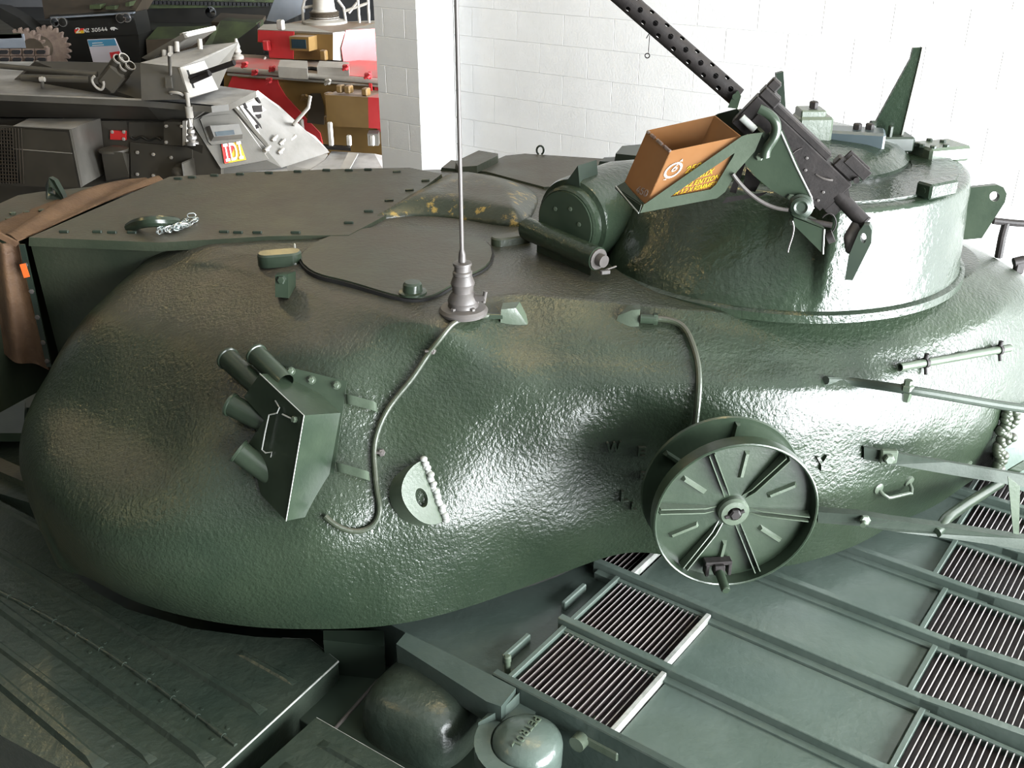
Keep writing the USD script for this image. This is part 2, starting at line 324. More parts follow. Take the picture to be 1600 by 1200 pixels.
grid = PchipInterpolator(tv, fu, axis=1)(np.r_[np.linspace(0, .8, 40), np.linspace(.8, 1, NV - 39)[1:]])          # NU x NV x 3
# sand-cast unevenness
bl = meshkit.fbm(grid * 3.0, 3, 3) - .5; fine = meshkit.fbm(grid * 18.0, 3, 7) - .5
nr = np.cross(np.gradient(grid, axis=0), np.gradient(grid, axis=1)); nr /= np.linalg.norm(nr, axis=2, keepdims=True) + 1e-9
fade = np.interp(np.linspace(0, 1, NV), [0, .04, .85, 1], [.2, 1, 1, 0])[None, :, None]
side = np.interp(grid[..., 0], [-1, .2, .6, 1.6], [.7, 1, 1.5, 1.5])[..., None]
grid = grid + nr * fade * (bl[..., None] * .016 + fine[..., None] * .004 * side)
V = grid.reshape(-1, 3); i, j = np.meshgrid(np.arange(NU), np.arange(NV - 1), indexing='ij'); a = i * NV + j; b = ((i + 1) % NU) * NV + j
fc = np.vstack([np.stack([a, b, b + 1], -1).reshape(-1, 3), np.stack([a, b + 1, a + 1], -1).reshape(-1, 3)])
top = grid[:, -1]; levels = []; Vs = [V]; off = len(V); prev = np.arange(NU) * NV + NV - 1
cen = np.array([.1, 3.55, 2.475])
for k in (.72, .45, .2):                                       # the nearly flat roof
    r = cen + (top - cen) * k; r[:, 2] = np.interp(r[:, 0], [-1.5, .1, .8, 2], [2.492, 2.492, 2.452, 2.445])
    Vs.append(r); cur = off + np.arange(NU); off += NU; nx = np.roll(cur, -1); pn = np.roll(prev, -1)
    fc = np.vstack([fc, np.stack([prev, pn, nx], 1), np.stack([prev, nx, cur], 1)]); prev = cur
Vs.append(np.array([[.1, 3.55, 2.49]])); fc = np.vstack([fc, np.stack([prev, np.roll(prev, -1), np.full(NU, off)], 1)]); off += 1
bb = np.arange(NU) * NV; Vs.append(np.array([[.1, 3.3, 1.70]])); fc = np.vstack([fc, np.stack([np.roll(bb, -1), bb, np.full(NU, off)], 1)])
body = trimesh.Trimesh(np.vstack(Vs), fc, process=False)
if body.volume < 0: body.invert()
def TS(px, py, lift=0.0):
    p, n = on_mesh(body, EYE, ray(px, py)); return p + n * lift
def TN(px, py): return on_mesh(body, EYE, ray(px, py))
TANK = thing('tank', 'large dark green battle tank with a rounded cast turret filling the picture', 'tank', HC(-1.6, 2.6, 0))
tur = tpart('turret', 'large rounded cast turret')
obj('cast_body', body, 'cast_armour', tur, smooth=40)
# ---------------------------------------------------------------- cupola
CC = np.array([.895, 3.39, 0]); Z0 = 2.445
cup = tpart('cupola', 'rounded cast commander cupola standing on the right of the turret roof', 'cupola', CC + UP * Z0)
def ang(px, py, z): p = P(px, py, z) - CC; return math.atan2(p[1], p[0])
tc = -1.565
NT = 240; th = np.linspace(0, 2 * np.pi, NT, endpoint=False)
def wr_(d): return (d + np.pi) % (2 * np.pi) - np.pi
dd = wr_(th - tc)                                # >0 to the right of the crease, <0 to its left
R_ = .59
rt = np.where(dd >= 0, R_, np.interp(-dd, [0, .035, .30, .8, 1.8, 2.5, 3.2], [R_, .495, .42, .415, .41, .45, R_]))
rt = np.where((dd > 2.6), np.interp(dd, [2.6, 3.15], [.545, .545]), rt)
prof = []
zt = 2.765
for k, f in enumerate(np.linspace(0, 1, 14)):
    prof.append((.607 + (rt - .607) * f ** np.where(dd < 0, 1.15, .8), 2.478 + (zt - 2.478) * f))
lv = [(np.full(NT, .55), np.full(NT, Z0 + .0)), (np.full(NT, .624), np.full(NT, Z0 + .002)), (np.full(NT, .624), np.full(NT, 2.472)), (np.full(NT, .614), np.full(NT, 2.476))]
lv += [(r, np.full(NT, z)) for r, z in prof]
lv += [(rt - .006, np.full(NT, zt + .010)), (rt - .02, np.full(NT, zt + .016)), (rt * .85, np.full(NT, zt + .02)), (rt * .55, np.full(NT, zt + .022)), (rt * .02, np.full(NT, zt + .022))]
v = np.stack([np.stack([CC[0] + r * np.cos(th), CC[1] + r * np.sin(th), z], 1) for r, z in lv])    # L x NT x 3
Lc = len(lv); gi, gj = np.meshgrid(np.arange(Lc - 1), np.arange(NT), indexing='ij'); a = gi * NT + gj; b = gi * NT + (gj + 1) % NT
nn = meshkit.fbm(v * 22, 3, 5)[..., None] - .5; rad = v - np.array([CC[0], CC[1], 0]); rad[..., 2] = 0; rad /= np.linalg.norm(rad, axis=2, keepdims=True) + 1e-9
wgt = np.zeros(Lc); wgt[5:17] = 1; v = v + rad * nn * .006 * wgt[:, None, None]
cb = trimesh.Trimesh(v.reshape(-1, 3), np.vstack([np.stack([a, b, b + NT], -1).reshape(-1, 3), np.stack([a, b + NT, a + NT], -1).reshape(-1, 3)]), process=False)
if cb.volume < 0: cb.invert()
obj('cast_ring', cb, 'cupola_paint', cup, smooth=38)
# ---------------------------------------------------------------- turret fittings (parts of the turret)
def Ps(lst, z): return np.array([P(x, y, z) for x, y in lst])
def Ys(lst, y): return np.array([Y(a, b, y) for a, b in lst])
def roof_plate(name, px, z, th, m, lab=None, slope=.0, par=tur):
    """a plate lying on the roof with a bevelled rim"""
    pts = Ps(px, z); c = pts.mean(0); dn = pts - UP * th
    if slope:
        d = dn - c; d[:, 2] = 0; dn = dn + d / np.linalg.norm(d, axis=1, keepdims=True) * slope
    n = len(pts); poly = Polygon(pts[:, :2]); v2, f = trimesh.creation.triangulate_polygon(poly, engine='earcut')
    idx = np.array([np.argmin(((pts[:, :2] - p) ** 2).sum(1)) for p in v2]); f = idx[f]
    a, b, c_ = pts[f[:, 0]], pts[f[:, 1]], pts[f[:, 2]]; ar = np.cross(b - a, c_ - a)[:, 2]; f[ar < 0] = f[ar < 0][:, ::-1]
    r = np.arange(n); e = np.stack([r, (r + 1) % n], 1)
    if not poly.exterior.is_ccw: e = e[:, ::-1]
    mm = trimesh.Trimesh(np.vstack([pts, dn]), np.vstack([f, f[:, ::-1] + n, np.stack([e[:, 0], e[:, 0] + n, e[:, 1] + n], 1), np.stack([e[:, 0], e[:, 1] + n, e[:, 1]], 1)]), process=False)
    return obj(name, mm, m, par, lab, smooth=25)
# front block of the turret that carries the gun mount
fb = Ps([(45, 371), (250, 379), (330, 366), (545, 367), (600, 338), (690, 272), (640, 262), (530, 264), (265, 276)], 2.50)
w0 = fb[0]; side_n = norm(fb[1] - fb[0])
lo = [(-1.66, 3.44, 1.75), (-.9, 3.44, 1.75), (-.9, 4.25, 1.75), (-1.5, 4.25, 1.75)]
obj('front_block', hull(list(Ps([(45, 371), (250, 379), (300, 380), (345, 372), (420, 300), (265, 276)], 2.488)) + [np.array(q) for q in lo]), 'dusty_green', tur, 'slab sided front of the turret roof')
roof_plate('roof_plate', [(45, 371), (150, 375), (250, 379), (420, 369), (545, 367), (600, 338), (650, 302), (690, 272), (640, 262), (530, 264), (400, 269), (265, 276)], 2.505, .03, 'dusty_green', 'dusty front roof plate', .006)
# welded lumps along the plate's edges
for x, y in [(278, 279), (300, 277), (335, 274), (375, 272), (420, 270), (465, 268), (510, 266), (545, 266), (575, 265), (620, 268), (665, 282), (640, 297), (608, 313), (576, 330), (545, 348), (100, 362), (152, 362), (175, 363), (206, 363), (350, 362), (372, 363), (402, 363), (462, 363)]:
    obj('weld_lump', box(P(x, y, 2.508), (.034, .012, .012), (norm([1, -.05 + .3 * (x > 600), 0]), norm([.05, 1, 0]), UP), .003), 'dark_green', tur)
# the raised crown behind the loader's hatch
ridge = [(548, 354), (585, 344), (640, 337), (700, 339), (760, 348), (812, 352), (832, 335), (838, 305), (800, 283), (752, 272), (715, 270), (680, 284), (640, 304), (600, 332)]
def mound(name, px, z, h, w, m, lab=None, step=.012):
    from scipy.spatial import Delaunay
    from shapely import contains_xy, Point
    q = spline(list(Ps(px, z)) + [P(*px[0], z)], 160)[:-1]; poly = Polygon(q[:, :2]); x0, y0, x1, y1 = poly.bounds
    g = np.stack(np.meshgrid(np.arange(x0, x1, step), np.arange(y0, y1, step)), -1).reshape(-1, 2); g = g[contains_xy(poly.buffer(-step * .4), g[:, 0], g[:, 1])]
    pt = np.vstack([q[:, :2], g]); dl = Delaunay(pt); f = dl.simplices; c = pt[f].mean(1); f = f[contains_xy(poly, c[:, 0], c[:, 1])]
    d = np.array([poly.exterior.distance(Point(*p)) for p in pt]); u = np.clip(d / np.interp(pt[:, 1], [pt[:, 1].min(), pt[:, 1].max()], [w, w * 6]), 0, 1); hh = h * np.sin(u * np.pi / 2)
    v = np.column_stack([pt, z + hh]); a, b, e = v[f[:, 0]], v[f[:, 1]], v[f[:, 2]]; n = np.cross(b - a, e - a)[:, 2]; f[n < 0] = f[n < 0][:, ::-1]
    nb = len(q); r = np.arange(nb); low = q * [1, 1, 0] + UP * (z - .03); N = len(v); sd = np.vstack([np.stack([r, r + N, (r + 1) % nb + N], 1), np.stack([r, (r + 1) % nb + N, (r + 1) % nb], 1)])
    return obj(name, trimesh.Trimesh(np.vstack([v, low]), np.vstack([f, sd]), process=False), m, tur, lab, smooth=True)
mound('roof_crown', ridge, 2.495, .055, .05, 'crown_paint', 'raised crown behind the hatch with its paint rubbed yellow')
roof_plate('roof_plate', [(690, 262), (705, 250), (760, 256), (790, 243), (820, 240), (960, 249), (990, 262), (960, 296), (900, 290), (850, 292), (760, 268)], 2.50, .03, 'dusty_green', 'dusty rear roof plate', .01)
roof_plate('roof_lid', [(712, 252), (748, 235), (778, 240), (776, 244), (745, 259), (716, 261)], 2.53, .03, 'dusty_green', None, .004)
obj('eye_ring', tube([P(844, 241, 2.5) + np.array([math.cos(a) * .016, 0, .018 + math.sin(a) * .02]) for a in np.linspace(-1.2, 4.3, 14)], .0045), 'dark_green', tur)
roof_plate('ventilator_box', [(962, 240), (972, 228), (1040, 222), (1060, 235), (1020, 246)], 2.56, .07, 'dark_green', None, .01)
roof_plate('ventilator_box', [(937, 252), (944, 246), (985, 244), (985, 254)], 2.52, .03, 'dark_green', None, .01)
# loader's hatch
hp = spline([(468, 404), (490, 383), (540, 365), (612, 355), (687, 359), (740, 371), (768, 391), (764, 412), (736, 430), (703, 449), (674, 464), (645, 467), (596, 457), (530, 438), (486, 424), (468, 404)], 60)[:-1]
seam = Ps(hp, 2.497); hc = seam.mean(0)
obj('hatch_seam', prism(hc + (seam - hc) * 1.022 - UP * .03, UP * .031), 'black_gap', tur)
hatch = obj('loader_hatch', [prism(seam - UP * .02, UP * .026)], 'dusty_green', tur, 'flat egg shaped dusty loader hatch', smooth=25)
hb = P(645, 458, 2.503)
obj('hatch_boss', lathe([(.042, 0), (.042, .006), (.03, .008), (.028, .03), (.022, .036)], hb, n=24), 'green_paint', hatch)
def capsule_block(px0, px1, z, r, h, m='green_paint'):
    a, b = P(*px0, z), P(*px1, z); u, d = norm(b - a), norm(np.cross(UP, b - a)); pts = []
    for c, s in ((a, -1), (b, 1)):
        for k in np.linspace(-np.pi / 2, np.pi / 2, 9): q = c + u * s * r * math.cos(k) + d * r * math.sin(k); pts += [q, q + UP * h * .85]; pts.append(c + (q - c) * .85 + UP * h)
    return hull(pts)
obj('hinge_block', capsule_block((420, 414), (456, 411), 2.484, .034, .042), 'green_paint', tur)
obj('hinge_block', capsule_block((780, 385), (818, 380), 2.485, .028, .036), 'dusty_green', tur)
obj('hinge_pin', cyl(P(462, 413, 2.49), P(461, 391, 2.49) + UP * .02, .004), 'worn_edge', tur)
obj('hatch_stop', [hull([*Ys([(430, 430), (450, 428), (450, 466), (430, 464)], 2.93), *Ys([(434, 426), (462, 424), (462, 464), (438, 462)], 3.0)]), bolt(Y(440, 438, 2.93), [0, -1, .3], .013, .012)], 'green_paint', tur)
# lifting eyes
def lug(name, px, y, thick, hole, m='green_paint', par=tur, lab=None):
    pts = Ys(px, y); h = Ys([(hole[0] + hole[2] * math.cos(a), hole[1] + hole[3] * math.sin(a)) for a in np.linspace(0, 2 * np.pi, 17)[:-1]], y)
    return obj(name, prism(pts, thick, [h]), m, par, lab, smooth=40)
arc = [(198, 358), (205, 345), (222, 335), (245, 330), (268, 333), (278, 344), (274, 352)]
obj('roof_lifting_eye', [tube([P(200, 356, 2.505), P(212, 344, 2.53), P(240, 336, 2.55), P(265, 338, 2.54), P(277, 350, 2.505)], [.03, .032, .034, .032, .03], 10, 24) if False else tube(spline([P(202, 357, 2.505), P(214, 350, 2.53), P(240, 346, 2.55), P(262, 346, 2.54), P(274, 351, 2.505)], 24), .02, 10)], 'green_paint', tur, 'bar lifting eye on the front roof plate')
e0, n0 = TN(664, 718); e1, n1 = TN(698, 812)
ax_u = norm(e1 - e0); ax_n = norm(np.array([-.62, -.72, .0])); ax_n = norm(ax_n - ax_u * np.dot(ax_n, ax_u)); Lu = np.linalg.norm(e1 - e0)
shape = [(0, -.02), (0, .03), (.12, .085), (.33, .115), (.66, .108), (.9, .075), (1.0, .03), (1.0, -.02)]
pts = spline([e0 + ax_u * Lu * a + ax_n * b for a, b in [(0, .01), (.1, .08), (.33, .115), (.66, .108), (.9, .075), (1.0, .02)]], 26); pts = np.vstack([[e0 - ax_n * .03], pts, [e1 - ax_n * .03]]); hl = [e0 + ax_u * (Lu * .52 + .028 * math.cos(k)) + ax_n * (.056 + .02 * math.sin(k)) for k in np.linspace(0, 2 * np.pi, 17)[:-1]]
thk = np.cross(ax_u, ax_n); thk = thk if thk[0] < 0 else -thk
eye = obj('side_lifting_eye', prism(pts, thk * .06, [hl]), 'light_green', tur, 'thick cast lifting eye welded to the turret side', smooth=40)  # the lighter green stands in for light on the right face
rg = np.random.default_rng(4)
weld = []
for k in np.linspace(0, 1, 22):
    c = e0 + ax_u * Lu * k - thk * .004 + ax_n * .006; weld.append(trimesh.creation.icosphere(1, .011).apply_scale([1, 1, .8]).apply_translation(c + rg.normal(0, .002, 3)))
obj('weld_bead', weld, 'worn_edge', eye)
# cable conduits and their junction boxes
def conduit(pxs, r, start=None, end=None, lift=None):
    pts = [TS(x, y, (lift or r) + .002) for x, y in pxs]
    if start is not None: pts = start + pts
    if end is not None: pts = pts + end
    return tube(spline(pts, 70), r, 10)
jb = [TS(800, 497, 0), TS(985, 500, 0)]
def jbox(px, y, px2, dy):
    return hull([*Ys(px, y), *Ys(px2, y + dy)])
obj('junction_box', hull([TS(783, 506, -.01), TS(783, 506, .0) + UP * .045, TS(800, 506, -.01), TS(826, 508, -.005), TS(822, 496, .012), TS(806, 506, 0) + UP * .05, TS(786, 488, 0) + UP * .03, TS(812, 486, 0) + UP * .03]), 'light_green', tur)
obj('junction_box', hull([TS(962, 504, -.01), TS(965, 497, .012), TS(985, 512, -.005), TS(985, 507, .0) + UP * .045, TS(998, 513, -.01), TS(999, 508, 0) + UP * .05, TS(981, 490, 0) + UP * .025, TS(999, 490, 0) + UP * .03]), 'light_green', tur)
oA = TS(783, 502, .0) + UP * .016; oB = TS(1002, 508, .0) + UP * .02
cA = conduit([(712, 506), (690, 527), (672, 550), (645, 590), (608, 636), (592, 668), (584, 700), (585, 735), (589, 770), (592, 800), (583, 818), (562, 828), (535, 825), (508, 806)], .008, [oA, oA + np.array([-.035, -.0, .002]), TS(742, 500, .016)])
obj('cable_conduit', cA, 'dusty_green', tur, 'armoured cable running down to the smoke dischargers')
obj('cable_gland', [cyl(oA + [.004, 0, 0], oA + [-.05, -.003, 0], .009), cyl(oA + [-.042, 0, 0], oA + [-.054, 0, 0], .014, n=6)], 'green_paint', tur)
for x, y in [(673, 548), (593, 708)]: obj('conduit_clip', [bolt(TS(x + 3, y, .003), TN(x, y)[1], .011, .012), box(TS(x - 2, y, .012), (.024, .012, .006), None, .002)], 'grey_antenna', tur)
cB = conduit([(1062, 512), (1080, 540), (1090, 580), (1090, 620), (1087, 650), (1085, 678), (1086, 700)], .0095, [oB, oB + np.array([.05, 0, .0])], None, .012)
obj('cable_conduit', cB, 'dusty_green', tur, 'armoured cable running down behind the cable reel')
obj('cable_gland', [cyl(oB - [.004, 0, 0], oB + [.042, -.004, 0], .014), cyl(oB + [.034, 0, 0], oB + [.046, 0, 0], .018, n=6)], 'green_paint', tur)
# cast lettering
for ch, x, y, hgt in [('W', 946, 706, .034), ('E', 996, 712, .034), ('E', 1000, 748, .03), ('L', 968, 782, .04), ('L', 985, 795, .03)]:
    p, n = TN(x, y); u = norm(np.cross([0, 0, 1.], n)); w = np.cross(n, u)
    obj('cast_letter', text3(ch, hgt, p - n * .003, u, w, .013), 'cast_armour', tur)
p, n = TN(1272, 735); u = norm(np.cross([0, 0, 1.], n)); w = np.cross(n, u)
obj('cast_letter', text3('Y', .045, p - n * .003, u, w, .014), 'cast_armour', tur)
# grab handle, spare rail
def staple(pa, pb, out, r=.006):
    a, n = TN(*pa); b, n2 = TN(*pb)
    q = [a, a + n * out * .6 - UP * .012 + (b - a) * .03, a + n * out - UP * .02 + (b - a) * .12, a + (b - a) * .2 + n * out - UP * .022, a + (b - a) * .8 + n * out - UP * .022, b + n2 * out - UP * .02 - (b - a) * .12, b + n2 * out * .6 - UP * .012 - (b - a) * .03, b]
    return [tube(q, r), lathe([(.02, -.004), (.018, .005), (.01, .008)], a, n), lathe([(.02, -.004), (.018, .005), (.01, .008)], b, n2)]
obj('grab_handle', staple((1372, 763), (1420, 752), .03), 'light_green', tur)
obj('grab_handle', staple((1512, 727), (1556, 712), .03), 'light_green', tur)
ra, rb = TS(1398, 577, .02), TS(1568, 543, .02)
obj('aerial_tube', pipe(ra, rb, .0125, .0095), 'light_green', tur, 'straight open ended tube clipped to the shoulder')
for k in (.22, .9): c = ra + (rb - ra) * k; obj('tube_clip', [pipe(c - (rb - ra) * .012, c + (rb - ra) * .012, .016, .011), cyl(c + UP * .012, c + UP * .03, .007), cyl(c, c + [0, -.02, -.03], .005)], 'dark_steel', tur)
obj('rear_plate', prism([Y(1590, 636, 3.06), Y(1628, 616, 3.2), Y(1622, 778, 3.2), Y(1553, 748, 3.0)], [0, .03, 0]), 'deck_paint', tur, 'flat rear plate of the turret')
obj('weld_bead', [trimesh.creation.icosphere(1, .017).apply_translation(Y(1580 - 24 * k + rg.normal(0, 5), 640 + 100 * k, 3.0)) for k in np.linspace(0, 1, 40)], 'dusty_green', tur)
#
# ---------------------------------------------------------------- chain heap on the front roof plate
ch = thing('lifting_chain', 'small heap of bright steel chain beside the bar eye on the turret roof', 'chain', P(270, 356, 2.51))
rg = np.random.default_rng(11)
path = [(243, 366), (258, 358), (250, 364), (268, 354), (262, 362), (280, 350), (276, 360), (292, 346), (286, 356), (300, 350), (296, 342)]
sp = spline([P(x, y, 2.515) for x, y in path], 46)
for k in range(45):
    c = (sp[k] + sp[k + 1]) / 2 + np.array([0, 0, rg.uniform(0, .014)]); d = norm(norm(sp[k + 1] - sp[k]) + rg.normal(0, .45, 3) * [1, 1, .3]); s = norm(np.cross(d, UP) * (1 if k % 2 else .25) + UP * (.2 if k % 2 else 1))
    lk = [c + d * (.0105 * math.cos(a) + (.004 if math.cos(a) > 0 else -.004)) + s * .008 * math.sin(a) for a in np.linspace(0, 2 * np.pi, 11)]
    obj('chain_link', tube(lk, .0023, 5), 'chain_metal', ch)
# ---------------------------------------------------------------- aerial
ab, an = TN(724, 486); ab = ab - UP * .006
ant = tpart('whip_aerial', 'tall thin whip aerial on a rubber base in front of the loader hatch', 'aerial', ab)
obj('aerial_base', lathe([(0.0701, 0.0), (0.0723, 0.0103), (0.0655, 0.0189), (0.0452, 0.0232), (0.0429, 0.031), (0.0452, 0.0396), (0.0407, 0.0533), (0.0305, 0.0671), (0.0316, 0.0826), (0.035, 0.0929), (0.0305, 0.1066), (0.026, 0.117), (0.0282, 0.1195), (0.0282, 0.1273), (0.0237, 0.1307), (0.0237, 0.1462), (0.0271, 0.1479), (0.0271, 0.1548), (0.0181, 0.1565)], ab, n=32), 'grey_antenna', ant)
for a in (-2.2, -.9, .6): q = ab + [.046 * math.cos(a), .046 * math.sin(a), .021]; obj('base_bolt', bolt(q, UP, .008, .008), 'grey_antenna', ant)
obj('terminal', [cyl(ab + [.03, -.01, .05], ab + [.065, -.02, .055], .012, .009), cyl(ab + [.06, -.018, .04], ab + [.066, -.02, .075], .006)], 'grey_antenna', ant)
obj('whip_rod', lathe([(.012, .145), (.010, .18), (.006, .195), (.0055, 1.0), (.0045, 2.4)], ab, n=12), 'grey_antenna', ant)
# ---------------------------------------------------------------- smoke dischargers
sl0 = TS(480, 720)
sm = tpart('smoke_discharger', 'four barrelled smoke discharger box bolted to the left cheek of the turret', 'smoke discharger', sl0)
D_, E_, A_ = Y(475, 649, 2.36), Y(447, 814, 2.31), Y(406, 584, 2.52)
nf = norm(np.cross(E_ - D_, A_ - D_)); C_ = Y(532, 645, 2.475); vv = C_ - D_
face = [PL(x, y, D_, nf) for x, y in [(406, 584), (475, 649), (447, 814), (407, 772), (389, 692), (413, 656), (381, 620)]]
obj('discharger_box', prism(face, vv), 'green_paint', sm, smooth=20)
edge = tube([PL(406, 584, D_, nf), D_, E_], .0018, 6)
obj('worn_box_edge', edge, 'worn_edge', sm)
tubes = [((404, 604), (356, 560), .030, .03), ((440, 592), (400, 553), .028, .09), ((414, 660), (360, 632), .030, .03), ((424, 742), (372, 704), .031, .02)]
for a, b, r, off in tubes:
    p0 = PL(*a, D_, nf) + vv * .42; p1 = PL(*b, D_, nf) + vv * .42
    if off > .05: p0 = p0 + vv * .35; p1 = p1 + vv * .35; p0, p1 = Y(a[0], a[1], p0[1]), Y(b[0], b[1], p1[1])
    else: yb = TS(*b)[1] - .055; p0, p1 = Y(a[0], a[1], min(p0[1], yb - .02)), Y(b[0], b[1], yb)
    d = norm(p1 - p0); L = np.linalg.norm(p1 - p0)
    t_ = obj('discharger_tube', lathe([(r * .9, -.02), (r, 0), (r * 1.03, L - .008), (r * 1.14, L - .006), (r * 1.16, L), (r * 1.0, L + .001), (r * .92, L - .03), (r * .9, L - .06), (0, L - .06)], p0, d, 28, False), 'green_paint', sm)
n_s = TN(500, 690)[1]
plq = [(450, 573), (542, 596), (533, 660), (520, 752), (470, 760)]
pq = TS(505, 660, .02); nq = norm(n_s + .3 * np.array([0, -1, 0]))
plate = [PL(x, y, pq, nq) for x, y in plq]
obj('mounting_plate', prism(plate, -nq * .008), 'green_paint', sm)
for x, y in [(455, 580), (487, 594), (526, 602)]: obj('bolt', [lathe([(.012, 0), (.012, .003)], PL(x, y, pq, nq), nq, 14), bolt(PL(x, y, pq, nq) + nq * .003, nq, .009, .009)], 'light_green', sm)
for (xa, ya), (xb, yb), hh in [((541, 632), (590, 645), .036), ((527, 738), (578, 752), .036)]:
    a, b = TS(xa, ya, .012), TS(xb, yb, .004); w = norm(np.array([0, -.25, 1.])) * hh
    pts = [a, a + n_s * .018 + (b - a) * .12, a + n_s * .024 + (b - a) * .5, b + n_s * .024 - (b - a) * .12, b + n_s * .004]
    pts = spline(pts, 16); inn = pts - n_s * .005
    obj('strap_bracket', prism(np.vstack([pts, inn[::-1]]), w), 'light_green', sm)
hp_ = [PL(x, y, D_, nf) - norm(vv) * o for x, y, o in [(430, 626, 0), (439, 637, .006), (438, 645, .012), (426, 648, .014), (420, 675, .014), (415, 702, .014), (420, 707, .012), (427, 706, .006), (423, 714, 0)]]
obj('wire_catch', tube(hp_, .0022, 6), 'worn_edge', sm)
bq = PL(462, 655, D_, nf); obj('bolt', bolt(bq, -norm(vv), .009, .012), 'light_green', sm)
obj('wire_catch', tube([bq - norm(vv) * .01, PL(446, 647, D_, nf) - norm(vv) * .012, ], .0022, 6), 'worn_edge', sm)
# ---------------------------------------------------------------- cable reel on the turret side
RY = 2.29; rc = Y(1148, 803, RY); R = .222
reel = thing('cable_reel', 'round green telephone cable reel with spoked drum hanging on the turret side', 'cable reel', rc + [0, .1, 0])
AX = norm([.10, -1, .0]); RU = norm(np.cross(UP, AX)); RU = -RU if RU[0] < 0 else RU; RW = UP
def rp(r, deg, out=0.0): a = math.radians(deg); return rc + RU * r * math.cos(a) + RW * r * math.sin(a) + AX * out
obj('front_flange', lathe([(.02, -.03), (R - .004, -.03), (R, -.024), (R, .016), (R - .0035, .018), (R - .007, .016), (R - .008, -.022), (.02, -.022)], rc, AX, 64, False), 'green_paint', reel, smooth=40)
bk = -.135
obj('rear_flange', lathe([(.02, bk), (R, bk), (R + .003, bk + .004), (R, bk + .010), (R - .012, bk + .008), (.02, bk + .006)], rc, AX, 64, False), 'green_paint', reel, smooth=40)
obj('drum_core', lathe([(.075, bk), (.075, -.03)], rc, AX, 32), 'dark_green', reel)
obj('axle', lathe([(.03, -.24), (.03, bk)], rc, AX, 20), 'dark_steel', reel)
for k in range(6):
    a = 55 + 60 * k - 2; tdir = norm(rp(1, a + 90) - rc)
    q = [rp(.045, a, -.022), rp(.08, a, -.006), rp(.205, a, .010), rp(.212, a, -.022)]
    for s in (-1, 1): obj('spoke_rib', prism([x + tdir * (.007 * s - .0015) for x in q], tdir * .003), 'light_green', reel)
    obj('short_rib', hull([rp(.10, a + 30, -.022) + tdir * w * 1.0 for w in ()] or [x + norm(rp(1, a + 120) - rc) * w for x in (rp(.105, a + 30, -.012), rp(.175, a + 30, -.012)) for w in (-.004, .004)] + [x + norm(rp(1, a + 120) - rc) * w for x in (rp(.098, a + 30, -.023), rp(.182, a + 30, -.023)) for w in (-.008, .008)]), 'light_green', reel)
    obj('short_rib', hull([x + norm(rp(1, a + 120) - rc) * w for x in (rp(.15, a + 30, bk + .022), rp(.205, a + 30, bk + .022)) for w in (-.004, .004)] + [x + norm(rp(1, a + 120) - rc) * w for x in (rp(.14, a + 30, bk + .006), rp(.212, a + 30, bk + .006)) for w in (-.008, .008)]), 'green_paint', reel)
obj('hub', lathe([(.042, -.03), (.042, -.008), (.036, 0), (.02, .001), (.019, -.012), (0, -.012)], rc, AX, 32, False), 'light_green', reel)
obj('hub_nut', [lathe([(.017, -.02), (.017, .006), (.012, .010)], rc, AX, 6), cyl(rp(.026, 20, .0), rp(.026, 200, .0), .006)], 'dark_steel', reel)
hb0 = rp(.155, 258, -.02)
hd = obj('crank_bracket', [box(hb0 + AX * .018, (.075, .028, .012), (RU, AX, RW), .002), box(hb0 + AX * .03 - RW * .014, (.03, .03, .03), (RU, AX, RW), .003)] + [box(hb0 + AX * .02 + RU * s - RW * .02, (.010, .03, .035), (RU, AX, RW), .002) for s in (-.031, .031)], 'dark_steel', reel)
obj('crank_handle', lathe([(.010, .02), (.010, .03), (.0125, .035), (.0125, .105), (.010, .11)], hb0 - RW * .014, norm(AX + RW * -.15), 16), 'green_paint', hd)
# ---------------------------------------------------------------- hull below the turret
ZD = 1.60
HO = P(885, 972, 1.62)                     # hull coordinates: s to the rear, t across, from a corner of the engine louvres
def HH(s, t, z): return np.array([HO[0], HO[1], 0]) + HX * s + CX * t + UP * z
def hb(s0, s1, t0, t1, z0, z1, ch=.002): return box(HH((s0 + s1) / 2, (t0 + t1) / 2, (z0 + z1) / 2), (s1 - s0, t1 - t0, z1 - z0), (HX, CX, UP), ch)
def hp3(pts, z0, z1): return prism([HH(s, t, z0) for s, t in pts], UP * (z1 - z0))
hull_ = tpart('hull', 'dark green tank hull with engine deck under the cast turret', 'tank hull', HH(0, .6, 0))
obj('hull_roof', hp3([(-3.1, .0), (-1.2, -.02), (-.62, -.02), (-.62, -.30), (-.1, -.30), (1.95, -.30), (1.95, 1.95), (-3.1, 1.95)], 1.28, 1.592), 'hull_paint', hull_)
obj('hull_side', hb(-3.1, 1.95, -.1, 1.9, .55, 1.28), 'dark_green', hull_)
obj('turret_ring', lathe([(.9, 1.592), (.9, 1.64), (.8, 1.64), (.8, 1.592)], [-.35, 3.45, 0], n=64, cap=False), 'black_gap', hull_)
obj('sponson_floor', hb(-3.1, 1.95, -1.0, -.1, 1.12, 1.16), 'dark_green', hull_)
# tracks and wheels carry the hull
for t0 in (-1.0, 1.35):
    tp = [(-2.6, .55), (-3.0, .75), (-3.0, .95), (-2.6, 1.05), (1.5, 1.05), (1.95, .9), (1.95, .7), (1.4, .02), (-2.2, .02)]
    obj('track', prism([HH(s, t0, z) for s, z in tp], CX * .55), 'track_rust', hull_)
    for k in range(6): obj('road_wheel', cyl(HH(-2.1 + .7 * k, t0 - .03, .42), HH(-2.1 + .7 * k, t0 + .6, .42), .34, n=24), 'dark_green', hull_)
